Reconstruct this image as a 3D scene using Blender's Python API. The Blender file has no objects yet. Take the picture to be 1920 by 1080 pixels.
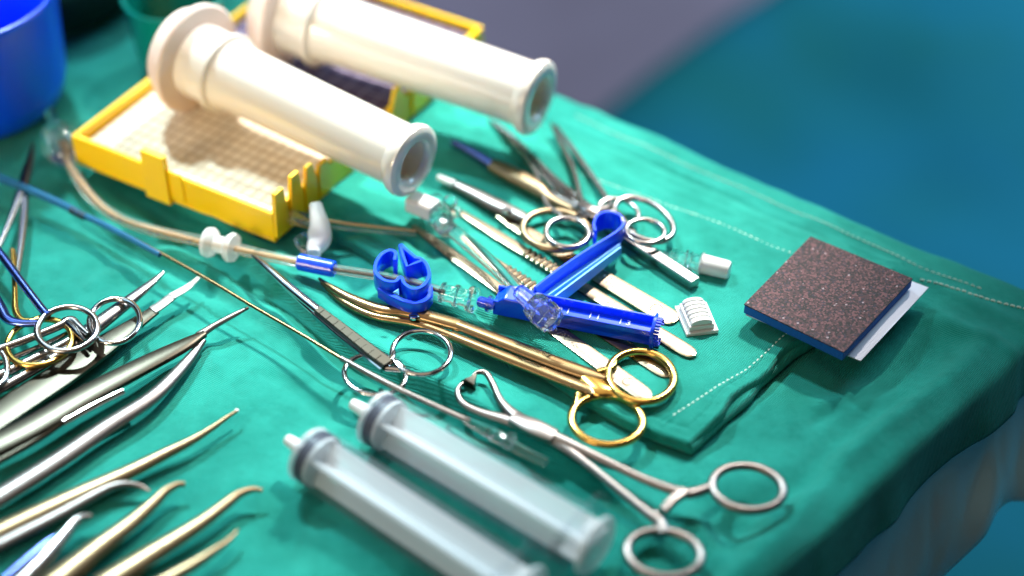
import bpy, math, random
import numpy as np
from mathutils import Vector, noise
random.seed(7)
rng = np.random.default_rng(5)
C = bpy.context.scene
COL = C.collection
S = 0.01                      # everything below is written in centimetres

# ------------------------------------------------------------------ camera
FPX, PITCH, DIST = 3200.0, math.radians(41.0), 69.0
FWD = Vector((0, math.cos(PITCH), -math.sin(PITCH)))
RIGHT = Vector((1, 0, 0))
UPV = Vector((0, math.sin(PITCH), math.cos(PITCH)))
CAM = -FWD * DIST
cd = bpy.data.cameras.new('camera'); cam = bpy.data.objects.new('camera', cd); COL.objects.link(cam)
cam.location = CAM * S
cam.rotation_euler = (math.radians(90) - PITCH, 0, 0)
cd.sensor_width = 36; cd.lens = 60; cd.clip_start = 0.01; cd.clip_end = 50
cd.dof.use_dof = True; cd.dof.focus_distance = 0.66; cd.dof.aperture_fstop = 2.6
C.camera = cam
C.view_settings.view_transform = 'Standard'; C.view_settings.look = 'None'
C.view_settings.exposure = 0; C.view_settings.gamma = 1

def P(px, py, z=0.0):
    d = FWD * FPX + RIGHT * (px - 960) + UPV * (540 - py)
    return CAM + d * ((z - CAM.z) / d.z)

# ------------------------------------------------------------------ world + lamps
w = bpy.data.worlds.new('World'); C.world = w; w.use_nodes = True
nt = w.node_tree; nt.nodes.clear()
out = nt.nodes.new('ShaderNodeOutputWorld'); bg = nt.nodes.new('ShaderNodeBackground')
tc = nt.nodes.new('ShaderNodeTexCoord'); mp = nt.nodes.new('ShaderNodeMapping')
nz = nt.nodes.new('ShaderNodeTexNoise'); nz.inputs['Scale'].default_value = 1.7; nz.inputs['Detail'].default_value = 2
rp = nt.nodes.new('ShaderNodeValToRGB'); el = rp.color_ramp.elements
el[0].position = 0.36; el[0].color = (0.06, 0.12, 0.30, 1)
el[1].position = 0.66; el[1].color = (1.0, 0.78, 0.52, 1)
e = el.new(0.47); e.color = (0.10, 0.11, 0.14, 1)
e = el.new(0.56); e.color = (0.50, 0.46, 0.46, 1)
nt.links.new(tc.outputs['Generated'], mp.inputs['Vector']); nt.links.new(mp.outputs[0], nz.inputs['Vector'])
nt.links.new(nz.outputs['Fac'], rp.inputs[0]); nt.links.new(rp.outputs[0], bg.inputs[0])
bg.inputs[1].default_value = 0.11; nt.links.new(bg.outputs[0], out.inputs[0])

def lamp(kind, name, loc, target, energy, color, **kw):
    ld = bpy.data.lights.new(name, kind); ld.energy = energy; ld.color = color
    for k, v in kw.items(): setattr(ld, k, v)
    o = bpy.data.objects.new(name, ld); COL.objects.link(o)
    o.location = Vector(loc) * S
    o.rotation_euler = (Vector(target) - Vector(loc)).to_track_quat('-Z', 'Y').to_euler()
    return o
lamp('SPOT', 'surgical_lamp', (34, 84, 108), (-1, 8, 0), 270, (1.0, 0.95, 0.88), spot_size=math.radians(18), spot_blend=1.0, shadow_soft_size=0.05)
lamp('SPOT', 'surgical_lamp', (-40, 78, 108), (-10, -6, 0), 118, (0.70, 0.94, 1.0), spot_size=math.radians(25), spot_blend=1.0, shadow_soft_size=0.055)
lamp('AREA', 'surgical_lamp', (-25, -12, 112), (-16, -10, 0), 2.6, (1.0, 0.78, 0.55), shape='RECTANGLE', size=1.1, size_y=0.9)  # overhead warm area light added so lower-left metal has something to reflect
lamp('SPOT', 'side_lamp', (-62, -52, 26), (-14, 12, 2), 24, (1.0, 0.84, 0.62), spot_size=math.radians(24), spot_blend=1.0, shadow_soft_size=0.12)
lamp('AREA', 'window_light', (-60, -70, 50), (-14, 8, 0), 2.0, (1.0, 0.82, 0.60), shape='RECTANGLE', size=0.4, size_y=0.4)  # warm front fill added to brighten the yellow box fronts
lamp('AREA', 'ceiling_light', (-80, 10, 90), (-16, -4, 0), 1.6, (0.45, 0.78, 1.0), shape='RECTANGLE', size=0.9, size_y=0.25)  # added cool fill for metal highlights, no known fixture
lamp('AREA', 'ceiling_light', (160, 160, 150), (110, 120, -60), 50, (0.45, 0.78, 1.0), shape='RECTANGLE', size=1.0, size_y=1.0)  # added cool fill that brightens the background drape and floor

# ------------------------------------------------------------------ materials
def mat(name, color, rough=0.5, metal=0.0, **kw):
    m = bpy.data.materials.new(name); m.use_nodes = True
    b = m.node_tree.nodes['Principled BSDF']
    b.inputs['Base Color'].default_value = (*color, 1); b.inputs['Roughness'].default_value = rough
    b.inputs['Metallic'].default_value = metal
    for k, v in kw.items():
        b.inputs[k.replace('_', ' ')].default_value = v
    return m
def nodes(m):
    return m.node_tree, m.node_tree.nodes['Principled BSDF']
def add_bump(m, scale, strength, dist=0.001, detail=3, vor=False, stretch=None):
    t, b = nodes(m)
    c = t.nodes.new('ShaderNodeTexCoord')
    n = t.nodes.new('ShaderNodeTexVoronoi' if vor else 'ShaderNodeTexNoise'); n.inputs['Scale'].default_value = scale
    if not vor: n.inputs['Detail'].default_value = detail
    src = c.outputs['Object']
    if stretch:
        mm = t.nodes.new('ShaderNodeMapping'); mm.inputs['Scale'].default_value = stretch
        t.links.new(src, mm.inputs[0]); src = mm.outputs[0]
    t.links.new(src, n.inputs['Vector'])
    bp = t.nodes.new('ShaderNodeBump'); bp.inputs['Strength'].default_value = strength; bp.inputs['Distance'].default_value = dist
    t.links.new(n.outputs[0], bp.inputs['Height']); t.links.new(bp.outputs[0], b.inputs['Normal'])
    return m
def vary(m, c0, c1, scale, p0=0.4, p1=0.6, detail=4, vor=False):
    t, b = nodes(m)
    c = t.nodes.new('ShaderNodeTexCoord'); n = t.nodes.new('ShaderNodeTexVoronoi' if vor else 'ShaderNodeTexNoise')
    n.inputs['Scale'].default_value = scale
    if not vor: n.inputs['Detail'].default_value = detail
    r = t.nodes.new('ShaderNodeValToRGB'); r.color_ramp.elements[0].position = p0; r.color_ramp.elements[1].position = p1
    r.color_ramp.elements[0].color = (*c0, 1); r.color_ramp.elements[1].color = (*c1, 1)
    t.links.new(c.outputs['Object'], n.inputs['Vector']); t.links.new(n.outputs[1 if vor else 0], r.inputs[0])
    t.links.new(r.outputs[0], b.inputs['Base Color'])
    return m
def metal_finish(m, lo=.2, hi=.26):
    t, b = nodes(m); b.inputs['Roughness'].default_value = (lo + hi) / 2
    return m
def cloth_mat(name, c0, c1, sheen=0.12):
    m = mat(name, c0, 0.92); t, b = nodes(m)
    b.inputs['Sheen Weight'].default_value = sheen; b.inputs['Sheen Roughness'].default_value = 0.5
    b.inputs['Sheen Tint'].default_value = (0.85, 1, 0.97, 1); b.inputs['Specular IOR Level'].default_value = 0.15
    c = t.nodes.new('ShaderNodeTexCoord')
    n = t.nodes.new('ShaderNodeTexNoise'); n.inputs['Scale'].default_value = 26; n.inputs['Detail'].default_value = 7; n.inputs['Roughness'].default_value = .68
    r = t.nodes.new('ShaderNodeValToRGB'); r.color_ramp.elements[0].position = .36; r.color_ramp.elements[1].position = .64
    r.color_ramp.elements[0].color = (*c0, 1); r.color_ramp.elements[1].color = (*c1, 1)
    t.links.new(c.outputs['Object'], n.inputs['Vector']); t.links.new(n.outputs[0], r.inputs[0]); t.links.new(r.outputs[0], b.inputs['Base Color'])
    # weave: two crossed wave textures along the table's axes + fluff
    mp_ = t.nodes.new('ShaderNodeMapping'); mp_.inputs['Rotation'].default_value = (0, 0, math.radians(32)); t.links.new(c.outputs['Object'], mp_.inputs[0])
    ws = []
    for ax in ('X', 'Y'):
        wv = t.nodes.new('ShaderNodeTexWave'); wv.bands_direction = ax; wv.inputs['Scale'].default_value = 420; wv.inputs['Distortion'].default_value = 1.5
        wv.inputs['Detail'].default_value = 2; t.links.new(mp_.outputs[0], wv.inputs['Vector']); ws.append(wv)
    fl = t.nodes.new('ShaderNodeTexNoise'); fl.inputs['Scale'].default_value = 1400; fl.inputs['Detail'].default_value = 2; t.links.new(c.outputs['Object'], fl.inputs['Vector'])
    a1 = t.nodes.new('ShaderNodeMath'); a1.operation = 'ADD'; t.links.new(ws[0].outputs['Fac'], a1.inputs[0]); t.links.new(ws[1].outputs['Fac'], a1.inputs[1])
    a2 = t.nodes.new('ShaderNodeMath'); a2.operation = 'ADD'; t.links.new(a1.outputs[0], a2.inputs[0]); t.links.new(fl.outputs['Fac'], a2.inputs[1])
    bp = t.nodes.new('ShaderNodeBump'); bp.inputs['Strength'].default_value = .6; bp.inputs['Distance'].default_value = .0004
    t.links.new(a2.outputs[0], bp.inputs['Height'])
    n3 = t.nodes.new('ShaderNodeTexNoise'); n3.inputs['Scale'].default_value = 75; n3.inputs['Detail'].default_value = 9; n3.inputs['Roughness'].default_value = .62; t.links.new(c.outputs['Object'], n3.inputs['Vector'])
    bp2 = t.nodes.new('ShaderNodeBump'); bp2.inputs['Strength'].default_value = .30; bp2.inputs['Distance'].default_value = .003
    t.links.new(n3.outputs[0], bp2.inputs['Height']); t.links.new(bp.outputs[0], bp2.inputs['Normal']); t.links.new(bp2.outputs[0], b.inputs['Normal'])
    return m

M = {}
M['drape'] = cloth_mat('teal_cotton', (0.002, 0.200, 0.160), (0.014, 0.315, 0.255))
M['towel'] = cloth_mat('teal_towel', (0.003, 0.210, 0.162), (0.018, 0.33, 0.262))
M['dark_cloth'] = cloth_mat('dark_green_cotton', (0.0, 0.02, 0.016), (0.0, 0.03, 0.022), 0.0)  # near-black cloth colour standing in for deep shade
M['stitch'] = mat('pale_thread', (0.66, 0.82, 0.72), 0.8)
M['steel'] = metal_finish(mat('surgical_steel', (0.37, 0.345, 0.34), 0.24, 1.0))
M['warm_steel'] = metal_finish(mat('warm_steel', (0.27, 0.195, 0.115), 0.36, 1.0), .34, .38)  # steel with reflected warm light put into its base colour
M['satin'] = metal_finish(mat('satin_steel', (0.215, 0.19, 0.18), 0.38, 1.0), lo=.34, hi=.40)
M['dark_steel'] = metal_finish(mat('dark_steel', (0.060, 0.052, 0.040), 0.28, 1.0), lo=.30, hi=.36)
M['shiny'] = metal_finish(mat('polished_steel', (0.55, 0.53, 0.53), 0.12, 1.0), lo=.06, hi=.16)
M['gold'] = metal_finish(mat('gilded_steel', (0.66, 0.40, 0.10), 0.22, 1.0), lo=.17, hi=.23)
M['gold_brown'] = metal_finish(mat('bronzed_steel', (0.27, 0.175, 0.085), 0.28, 1.0), lo=.24, hi=.30)
M['blue_steel'] = metal_finish(mat('blued_steel', (0.12, 0.17, 0.50), 0.2, 1.0), lo=.17, hi=.23)  # blue reflections put into the clamp colour; also the real blue sleeve
M['flat_steel'] = add_bump(mat('scalpel_steel', (0.36, 0.285, 0.20), 0.27, 1.0), 900, .08, .0003)
M['yellow'] = mat('yellow_plastic', (1.0, 0.585, 0.001), 0.34, Subsurface_Weight=0.75, Coat_Weight=.15)
nodes(M['yellow'])[1].inputs['Subsurface Radius'].default_value = (.009, .005, .0006)
M['white'] = mat('white_plastic', (0.73, 0.68, 0.62), 0.22, Subsurface_Weight=0.25, Coat_Weight=.4)
nodes(M['white'])[1].inputs['Subsurface Radius'].default_value = (.006, .004, .003)
M['cream'] = mat('cream_plastic', (0.80, 0.66, 0.60), 0.35, Subsurface_Weight=0.3)
nodes(M['cream'])[1].inputs['Subsurface Radius'].default_value = (.006, .004, .003)
M['bore'] = mat('beige_plastic', (0.95, 0.76, 0.60), 0.4, Subsurface_Weight=.6)
nodes(M['bore'])[1].inputs['Subsurface Radius'].default_value = (.01, .006, .004)
M['cap'] = mat('matt_white_plastic', (0.68, 0.68, 0.66), 0.45, Subsurface_Weight=.15)
nodes(M['cap'])[1].inputs['Subsurface Radius'].default_value = (.003, .003, .003)
M['blue'] = mat('blue_plastic', (0.002, 0.065, 0.85), 0.24, Coat_Weight=.3, Subsurface_Weight=.25)
nodes(M['blue'])[1].inputs['Subsurface Radius'].default_value = (.0005, .001, .004)
M['light_blue'] = mat('pale_blue_plastic', (0.10, 0.38, 0.90), 0.3)
M['basin'] = mat('cobalt_plastic', (0.0, 0.08, 0.95), 0.35, Coat_Weight=.1)
M['cup'] = mat('green_cup_plastic', (0.0, 0.28, 0.23), 0.3, Transmission_Weight=.35)
M['clear'] = mat('clear_plastic', (0.97, 0.98, 1.0), 0.06, Transmission_Weight=1.0, IOR=1.42)
M['frost'] = mat('frosted_plastic', (0.66, 0.69, 0.74), 0.25, Transmission_Weight=.2, IOR=1.3, Coat_Weight=.3)
M['frost_white'] = mat('milky_plastic', (0.74, 0.73, 0.73), 0.35, Subsurface_Weight=.4)
M['milky'] = mat('milky_clear_plastic', (0.85, 0.86, 0.88), 0.35)
nodes(M['frost_white'])[1].inputs['Subsurface Radius'].default_value = (.005, .005, .005)
M['tube'] = mat('vinyl_tube', (0.90, 0.86, 0.82), 0.12, Transmission_Weight=.85, IOR=1.35)
M['amber_tube'] = mat('amber_tube', (0.75, 0.50, 0.25), 0.15, Transmission_Weight=.5, IOR=1.35)
M['blue_tube'] = mat('blue_tube', (0.05, 0.25, 0.50), 0.2, Transmission_Weight=.6, IOR=1.3)
M['rubber'] = mat('black_rubber', (0.02, 0.025, 0.06), 0.45)
M['ink'] = mat('black_ink', (0.01, 0.02, 0.03), 0.5)
M['foam_blue'] = add_bump(mat('blue_foam', (0.0, 0.10, 0.42), 0.8), 900, .8, .0006)
M['card'] = mat('white_card', (0.62, 0.62, 0.72), 0.6)
M['mark'] = mat('raised_pale_mark', (0.65, 0.78, 0.98), 0.4)
m = mat('abrasive_grit', (0.1, 0.05, 0.05), 0.6, Specular_IOR_Level=.25); M['grit'] = m
t, b = nodes(m); c = t.nodes.new('ShaderNodeTexCoord'); v = t.nodes.new('ShaderNodeTexVoronoi'); v.inputs['Scale'].default_value = 1350
r = t.nodes.new('ShaderNodeValToRGB'); r.color_ramp.interpolation = 'CONSTANT'
cols = [(0, (0.006, 0.003, 0.004)), (.34, (0.05, 0.016, 0.02)), (.60, (0.13, 0.046, 0.052)), (.78, (0.02, 0.012, 0.028)), (.92, (0.34, 0.25, 0.27))]  # palest cells are sparkle painted into the grit colour
r.color_ramp.elements[0].color = (*cols[0][1], 1); r.color_ramp.elements[1].position = cols[1][0]; r.color_ramp.elements[1].color = (*cols[1][1], 1)
for p_, c_ in cols[2:]:
    e = r.color_ramp.elements.new(p_); e.color = (*c_, 1)
t.links.new(c.outputs['Object'], v.inputs['Vector']); t.links.new(v.outputs['Color'], r.inputs[0]); t.links.new(r.outputs[0], b.inputs['Base Color'])
bp = t.nodes.new('ShaderNodeBump'); bp.inputs['Strength'].default_value = .9; bp.inputs['Distance'].default_value = .0006
t.links.new(v.outputs['Color'], bp.inputs['Height']); t.links.new(bp.outputs[0], b.inputs['Normal'])

def see_through(m, amount, tint=(1, 1, 1)):
    t, b = nodes(m); o_ = t.nodes['Material Output']; tr = t.nodes.new('ShaderNodeBsdfTransparent'); tr.inputs[0].default_value = (*tint, 1)
    mx = t.nodes.new('ShaderNodeMixShader'); mx.inputs[0].default_value = amount
    t.links.new(b.outputs[0], mx.inputs[1]); t.links.new(tr.outputs[0], mx.inputs[2]); t.links.new(mx.outputs[0], o_.inputs[0])
see_through(M['frost'], .95, (.97, .99, 1.0)); see_through(M['clear'], .12); see_through(M['tube'], .5); see_through(M['milky'], .48)

def grid_mat(name, base, line, nx, ny, width=.07, rough=.8):
    m = mat(name, base, rough); t, b = nodes(m)
    c = t.nodes.new('ShaderNodeTexCoord'); sp = t.nodes.new('ShaderNodeSeparateXYZ'); t.links.new(c.outputs['Generated'], sp.inputs[0])
    acc = None
    for o_, n_ in ((0, nx), (1, ny)):
        mu = t.nodes.new('ShaderNodeMath'); mu.operation = 'MULTIPLY'; mu.inputs[1].default_value = n_; t.links.new(sp.outputs[o_], mu.inputs[0])
        fr = t.nodes.new('ShaderNodeMath'); fr.operation = 'FRACT'; t.links.new(mu.outputs[0], fr.inputs[0])
        lt = t.nodes.new('ShaderNodeMath'); lt.operation = 'LESS_THAN'; lt.inputs[1].default_value = width; t.links.new(fr.outputs[0], lt.inputs[0])
        if acc is None: acc = lt
        else:
            mx = t.nodes.new('ShaderNodeMath'); mx.operation = 'MAXIMUM'; t.links.new(acc.outputs[0], mx.inputs[0]); t.links.new(lt.outputs[0], mx.inputs[1]); acc = mx
    mix = t.nodes.new('ShaderNodeMix'); mix.data_type = 'RGBA'
    mix.inputs['A'].default_value = (*base, 1); mix.inputs['B'].default_value = (*line, 1)
    mo = t.nodes.new('ShaderNodeTexNoise'); mo.inputs['Scale'].default_value = 300; mo.inputs['Detail'].default_value = 5
    t.links.new(c.outputs['Object'], mo.inputs['Vector'])
    mr = t.nodes.new('ShaderNodeValToRGB'); mr.color_ramp.elements[0].position = .42; mr.color_ramp.elements[1].position = .6
    mr.color_ramp.elements[0].color = (*[x * .84 for x in base], 1); mr.color_ramp.elements[1].color = (*base, 1)
    t.links.new(mo.outputs[0], mr.inputs[0]); t.links.new(mr.outputs[0], mix.inputs['A'])
    t.links.new(acc.outputs[0], mix.inputs['Factor']); t.links.new(mix.outputs['Result'], b.inputs['Base Color'])
    return m

# ------------------------------------------------------------------ mesh helpers (cm)
def catmull(pts, n=6, closed=False):
    A = np.array(pts, float); N = len(A)
    if N < 3 and not closed: return [A[0] + (A[1] - A[0]) * k / n for k in range(n + 1)]
    res = []
    rngi = range(N if closed else N - 1)
    for i in rngi:
        if closed: p0, p1, p2, p3 = A[(i - 1) % N], A[i], A[(i + 1) % N], A[(i + 2) % N]
        else:
            p1, p2 = A[i], A[i + 1]
            p0 = A[i - 1] if i > 0 else 2 * p1 - p2
            p3 = A[i + 2] if i + 2 < N else 2 * p2 - p1
        for k in range(n):
            u = k / n
            res.append(.5 * (2 * p1 + (p2 - p0) * u + (2 * p0 - 5 * p1 + 4 * p2 - p3) * u * u + (3 * p1 - p0 - 3 * p2 + p3) * u ** 3))
    if not closed: res.append(A[-1])
    return res
def circle_sec(seg=14): return [(math.cos(2 * math.pi * k / seg), math.sin(2 * math.pi * k / seg)) for k in range(seg)]
RECT = [(-1, -1), (1, -1), (1, 1), (-1, 1)]
def rrect(bev=.25):
    o = []
    for sx, sy in ((-1, -1), (1, -1), (1, 1), (-1, 1)):
        a = (sx * (1 - bev), sy); b_ = (sx, sy * (1 - bev))
        o += [a, b_] if (sx * sy) < 0 else [b_, a]
    return o
HALF = [(math.cos(a), math.sin(a) * 1.0) for a in np.linspace(0, math.pi, 9)] + [(-1, -.25), (-.8, -.4), (.8, -.4), (1, -.25)]

class MB:
    def __init__(s): s.v = []; s.f = []; s.flat = False
    def sweep(s, pts, wh, sec=None, up=(0, 0, 1), closed=False, cap=True):
        """pts: 3D points; wh: scalar or list of (half width, half height)"""
        sec = sec or circle_sec(); n = len(pts); base = len(s.v); up = Vector(up)
        pts = [Vector(p) for p in pts]
        if not isinstance(wh, (list, np.ndarray)): wh = [(wh, wh)] * n
        wh = [(x, x) if np.isscalar(x) else x for x in wh]
        for i, p in enumerate(pts):
            a = pts[(i - 1) % n] if (closed or i) else p; c_ = pts[(i + 1) % n] if (closed or i < n - 1) else p
            T = (c_ - a).normalized()
            side = T.cross(up)
            if side.length < .05: side = T.cross(Vector((0, 1, .01)))
            side.normalize(); uu = side.cross(T)
            for x, y in sec: s.v.append(p + side * x * wh[i][0] + uu * y * wh[i][1])
        k = len(sec)
        for i in range(n if closed else n - 1):
            j = (i + 1) % n
            for q in range(k):
                r_ = (q + 1) % k
                s.f.append((base + i * k + q, base + i * k + r_, base + j * k + r_, base + j * k + q))
        if cap and not closed:
            s.f.append(tuple(base + q for q in reversed(range(k)))); s.f.append(tuple(base + (n - 1) * k + q for q in range(k)))
        return s
    def arm(s, rows, sec=None, n=5, up=(0, 0, 1)):
        """rows: (px, py, z, full width, full height)"""
        q = [(*P(r[0], r[1], r[2]), r[3] / 2, r[4] / 2) for r in rows]
        q = catmull(q, n)
        return s.sweep([x[:3] for x in q], [(max(x[3], .01), max(x[4], .01)) for x in q], sec, up)
    def lathe(s, p0, p1, prof, seg=32, cap=True):
        """prof: (distance along axis in cm, radius)"""
        p0, p1 = Vector(p0), Vector(p1); T = (p1 - p0).normalized()
        a = (T.cross(Vector((0, 0, 1))) if abs(T.z) < .95 else T.cross(Vector((0, 1, 0)))).normalized(); b_ = a.cross(T); base = len(s.v)
        for d, r_ in prof:
            for k in range(seg):
                th = 2 * math.pi * k / seg; s.v.append(p0 + T * d + (a * math.cos(th) + b_ * math.sin(th)) * r_)
        for i in range(len(prof) - 1):
            for k in range(seg):
                j = (k + 1) % seg
                s.f.append((base + i * seg + k, base + i * seg + j, base + (i + 1) * seg + j, base + (i + 1) * seg + k))
        if cap:
            s.f.append(tuple(base + k for k in reversed(range(seg)))); s.f.append(tuple(base + (len(prof) - 1) * seg + k for k in range(seg)))
        return s
    def box(s, o, ax, ay, az, lx, ly, lz):
        """box from corner o along unit axes"""
        b_ = len(s.v); o = Vector(o)
        for k in (0, 1):
            for (i, j) in ((0, 0), (1, 0), (1, 1), (0, 1)): s.v.append(o + ax * lx * i + ay * ly * j + az * lz * k)
        s.f += [(b_ + 3, b_ + 2, b_ + 1, b_), (b_ + 4, b_ + 5, b_ + 6, b_ + 7)] + [(b_ + i, b_ + (i + 1) % 4, b_ + 4 + (i + 1) % 4, b_ + 4 + i) for i in range(4)]
        return s
    def prism(s, poly, z0, z1):
        """poly: list of 3D points (xy used)"""
        b_ = len(s.v); n = len(poly)
        for z in (z0, z1):
            for p in poly: s.v.append(Vector((p[0], p[1], z)))
        s.f += [tuple(b_ + i for i in reversed(range(n))), tuple(b_ + n + i for i in range(n))]
        s.f += [(b_ + i, b_ + (i + 1) % n, b_ + n + (i + 1) % n, b_ + n + i) for i in range(n)]
        return s
    def ring(s, cx, cy, rx, ry, rot, z, w_, h_, n=48, z2=None, sec=None):
        """finger ring: an oval on the plane z (z2: height at its far px side for a tilt along x)"""
        pts = []; cr, sr = math.cos(math.radians(rot)), math.sin(math.radians(rot))
        for k in range(n):
            t_ = 2 * math.pi * k / n; x = rx * math.cos(t_); y = ry * math.sin(t_)
            zz = z if z2 is None else z + (z2 - z) * (math.cos(t_) + 1) / 2
            pts.append(P(cx + x * cr - y * sr, cy + x * sr + y * cr, zz))
        return s.sweep(pts, [(w_ / 2, h_ / 2)] * n, sec, closed=True)
    def build(s, name, material, parent=None, origin=None, bevel=0, smooth=35, subsurf=0):
        org = Vector(origin) if origin is not None else (Vector(parent['_o']) if parent is not None else Vector((0, 0, 0)))
        me = bpy.data.meshes.new(name)
        me.from_pydata([tuple((Vector(v_) - org) * S) for v_ in s.v], [], s.f)
        import bmesh
        bm = bmesh.new(); bm.from_mesh(me); bmesh.ops.recalc_face_normals(bm, faces=bm.faces); bm.to_mesh(me); bm.free()
        me.materials.append(material)
        for p_ in me.polygons: p_.use_smooth = True
        me.set_sharp_from_angle(angle=math.radians(smooth))
        o = bpy.data.objects.new(name, me); COL.objects.link(o)
        if parent is not None: o.parent = parent
        else: o.location = org * S
        o['_o'] = tuple(org)
        if bevel:
            bv = o.modifiers.new('bevel', 'BEVEL'); bv.width = bevel * S; bv.segments = 2; bv.limit_method = 'ANGLE'; bv.angle_limit = math.radians(40)
            bv.harden_normals = False
        if subsurf:
            sb = o.modifiers.new('sub', 'SUBSURF'); sb.levels = sb.render_levels = subsurf
        return o
def tag(o, label, cat, group=None):
    o['label'] = label; o['category'] = cat
    if group: o['group'] = group
    return o
def thing(name, label, cat, org, group=None):
    o = bpy.data.objects.new(name, None); COL.objects.link(o); o.empty_display_size = .01
    o.location = Vector(org) * S; o['_o'] = tuple(org)
    return tag(o, label, cat, group)
def struct(o): o['kind'] = 'structure'; return o

# ------------------------------------------------------------------ cloth height field
def value_noise(x, y, seed=0):
    g = np.random.default_rng(seed).random((64, 64))
    xi = np.floor(x).astype(int); yi = np.floor(y).astype(int); fx = x - xi; fy = y - yi
    fx = fx * fx * fx * (fx * (fx * 6 - 15) + 10); fy = fy * fy * fy * (fy * (fy * 6 - 15) + 10)
    G = lambda a, b_: g[a % 64, b_ % 64]
    return (G(xi, yi) * (1 - fx) + G(xi + 1, yi) * fx) * (1 - fy) + (G(xi, yi + 1) * (1 - fx) + G(xi + 1, yi + 1) * fx) * fy - .5
def poly_dist(x, y, line):
    """signed distance (positive = left of travel direction) and parameter 0..1"""
    best = np.full(x.shape, 1e9); sg = np.ones(x.shape); par = np.zeros(x.shape); n = len(line) - 1
    for i in range(n):
        ax, ay = line[i][:2]; bx, by = line[i + 1][:2]; dx, dy = bx - ax, by - ay; L2 = dx * dx + dy * dy
        t_ = np.clip(((x - ax) * dx + (y - ay) * dy) / L2, 0, 1)
        ex, ey = x - ax - t_ * dx, y - ay - t_ * dy; d = np.hypot(ex, ey); m_ = d < best
        best = np.where(m_, d, best); sg = np.where(m_, np.sign(dx * (y - ay) - dy * (x - ax)), sg); par = np.where(m_, (i + t_) / n, par)
    return best * sg, par
def pl(*pp): return [tuple(q[:2]) for q in catmull([P(a, b_, 0) for a, b_ in pp], 5)]
STEP = pl((170, 300), (300, 372), (470, 492), (640, 640), (760, 715), (900, 790), (1100, 905), (1230, 985))
CREASES = [  # (line, amplitude, width cm); negative = valley
    (pl((370, 565), (450, 605), (530, 655), (590, 690), (650, 745)), -.16, .45),
    (pl((390, 545), (470, 590), (560, 640), (640, 700)), .12, .6),
    (pl((660, 870), (850, 1000), (1000, 1100)), -.12, .8),
    (pl((1180, 930), (1330, 960), (1460, 1000)), -.16, .6),
    (pl((1300, 860), (1450, 880), (1600, 840), (1750, 730)), .10, .9),
    (pl((1100, 1000), (1250, 1010), (1400, 1080)), .12, .7),
    (pl((150, 480), (280, 530), (420, 540)), -.10, .8),
    (pl((260, 700), (400, 690), (520, 760)), .08, 1.0),
    (pl((640, 420), (760, 430), (800, 520)), -.22, .35),
    (pl((250, 470), (330, 500), (430, 560), (560, 650), (660, 720)), -.30, .38), (pl((270, 455), (350, 482), (450, 535), (580, 630)), .22, .35),
    (pl((610, 470), (680, 455), (760, 500)), -.28, .22), (pl((700, 425), (760, 465), (840, 510)), -.35, .22), (pl((860, 580), (960, 650), (1040, 700)), -.30, .28),
    (pl((980, 860), (1060, 930), (1140, 1010)), -.24, .3), (pl((1500, 800), (1600, 745), (1720, 690)), -.16, .25), (pl((1340, 800), (1400, 780), (1480, 700)), .10, .3),
    (pl((1480, 400), (1600, 440), (1750, 520)), .12, .3), (pl((380, 470), (450, 520), (520, 600)), -.22, .28), (pl((300, 600), (380, 640), (420, 720)), .12, .3),
    (pl((1600, 560), (1750, 600), (1900, 640)), .12, .4), (pl((100, 300), (200, 380), (330, 470)), -.2, .4), (pl((200, 180), (170, 240), (120, 330)), .2, .6),
    (pl((480, 690), (560, 730), (640, 800)), -.18, .4), (pl((150, 540), (230, 500), (330, 520)), .14, .5),
    (pl((1250, 900), (1340, 930), (1480, 920), (1600, 850)), -.20, .55), (pl((1500, 760), (1620, 740), (1760, 680)), .16, .5),
    (pl((1390, 1040), (1450, 960), (1520, 900)), .18, .5), (pl((1560, 700), (1650, 690), (1800, 610)), -.14, .5),
    (pl((1150, 960), (1250, 940), (1330, 1000), (1350, 1080)), .16, .5),
    (pl((560, 980), (700, 1040), (800, 1090)), .16, .6), (pl((420, 900), (520, 990), (560, 1080)), -.14, .6),
    (pl((880, 250), (960, 280), (1010, 330)), .15, .4), (pl((700, 360), (760, 400), (860, 440)), .15, .3),
    (pl((1150, 250), (1300, 330), (1440, 380)), .14, .35), (pl((1120, 290), (1290, 380), (1400, 420)), -.12, .35),
    (pl((620, 500), (700, 440), (790, 440)), -.10, .25),
]
def smooth01(x): x = np.clip(x, 0, 1); return x * x * (3 - 2 * x)
def H(x, y):
    x = np.asarray(x, float); y = np.asarray(y, float)
    h = -.13 + .22 * value_noise(x / 5 + 3, y / 5 + 9, 1) + .13 * value_noise(x / 2.2 + 3, y / 2.6, 2) + .02 * value_noise(x / .8, y / .9, 3)
    d, par = poly_dist(x, y, STEP)
    fade = smooth01(par / .12) * smooth01((1 - par) / .25)
    wob = .12 * value_noise(x / 1.5, y / 1.5, 6)
    d = d + wob
    h = h + fade * (.66 * smooth01((d + .12) / .42) * np.exp(-np.maximum(d - .4, 0) / 2.0) - .32 * np.exp(-((d + .55) / .5) ** 2))
    for ln, a, wd in CREASES:
        d, par = poly_dist(x, y, ln); f = smooth01(par / .2) * smooth01((1 - par) / .2)
        h = h + a * f * np.exp(-(d / wd) ** 2)
    return h
def H1(p): return float(H(np.array([p[0]]), np.array([p[1]]))[0])

# table frame: back edge and right edge
Bk0, Bk1 = P(1060, 188), P(1905, 545)
E1 = Vector((Bk1.x - Bk0.x, Bk1.y - Bk0.y, 0)).normalized()     # along the back edge, to the right/near
E2 = Vector((E1.y, -E1.x, 0))                                    # from the back edge into the table
if E2.y > 0: E2 = -E2
COR = P(1972, 573); E2 = (P(1428, 1060) - COR).normalized()
print('corner', COR, 'E1', E1, 'E2', E2)

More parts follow.
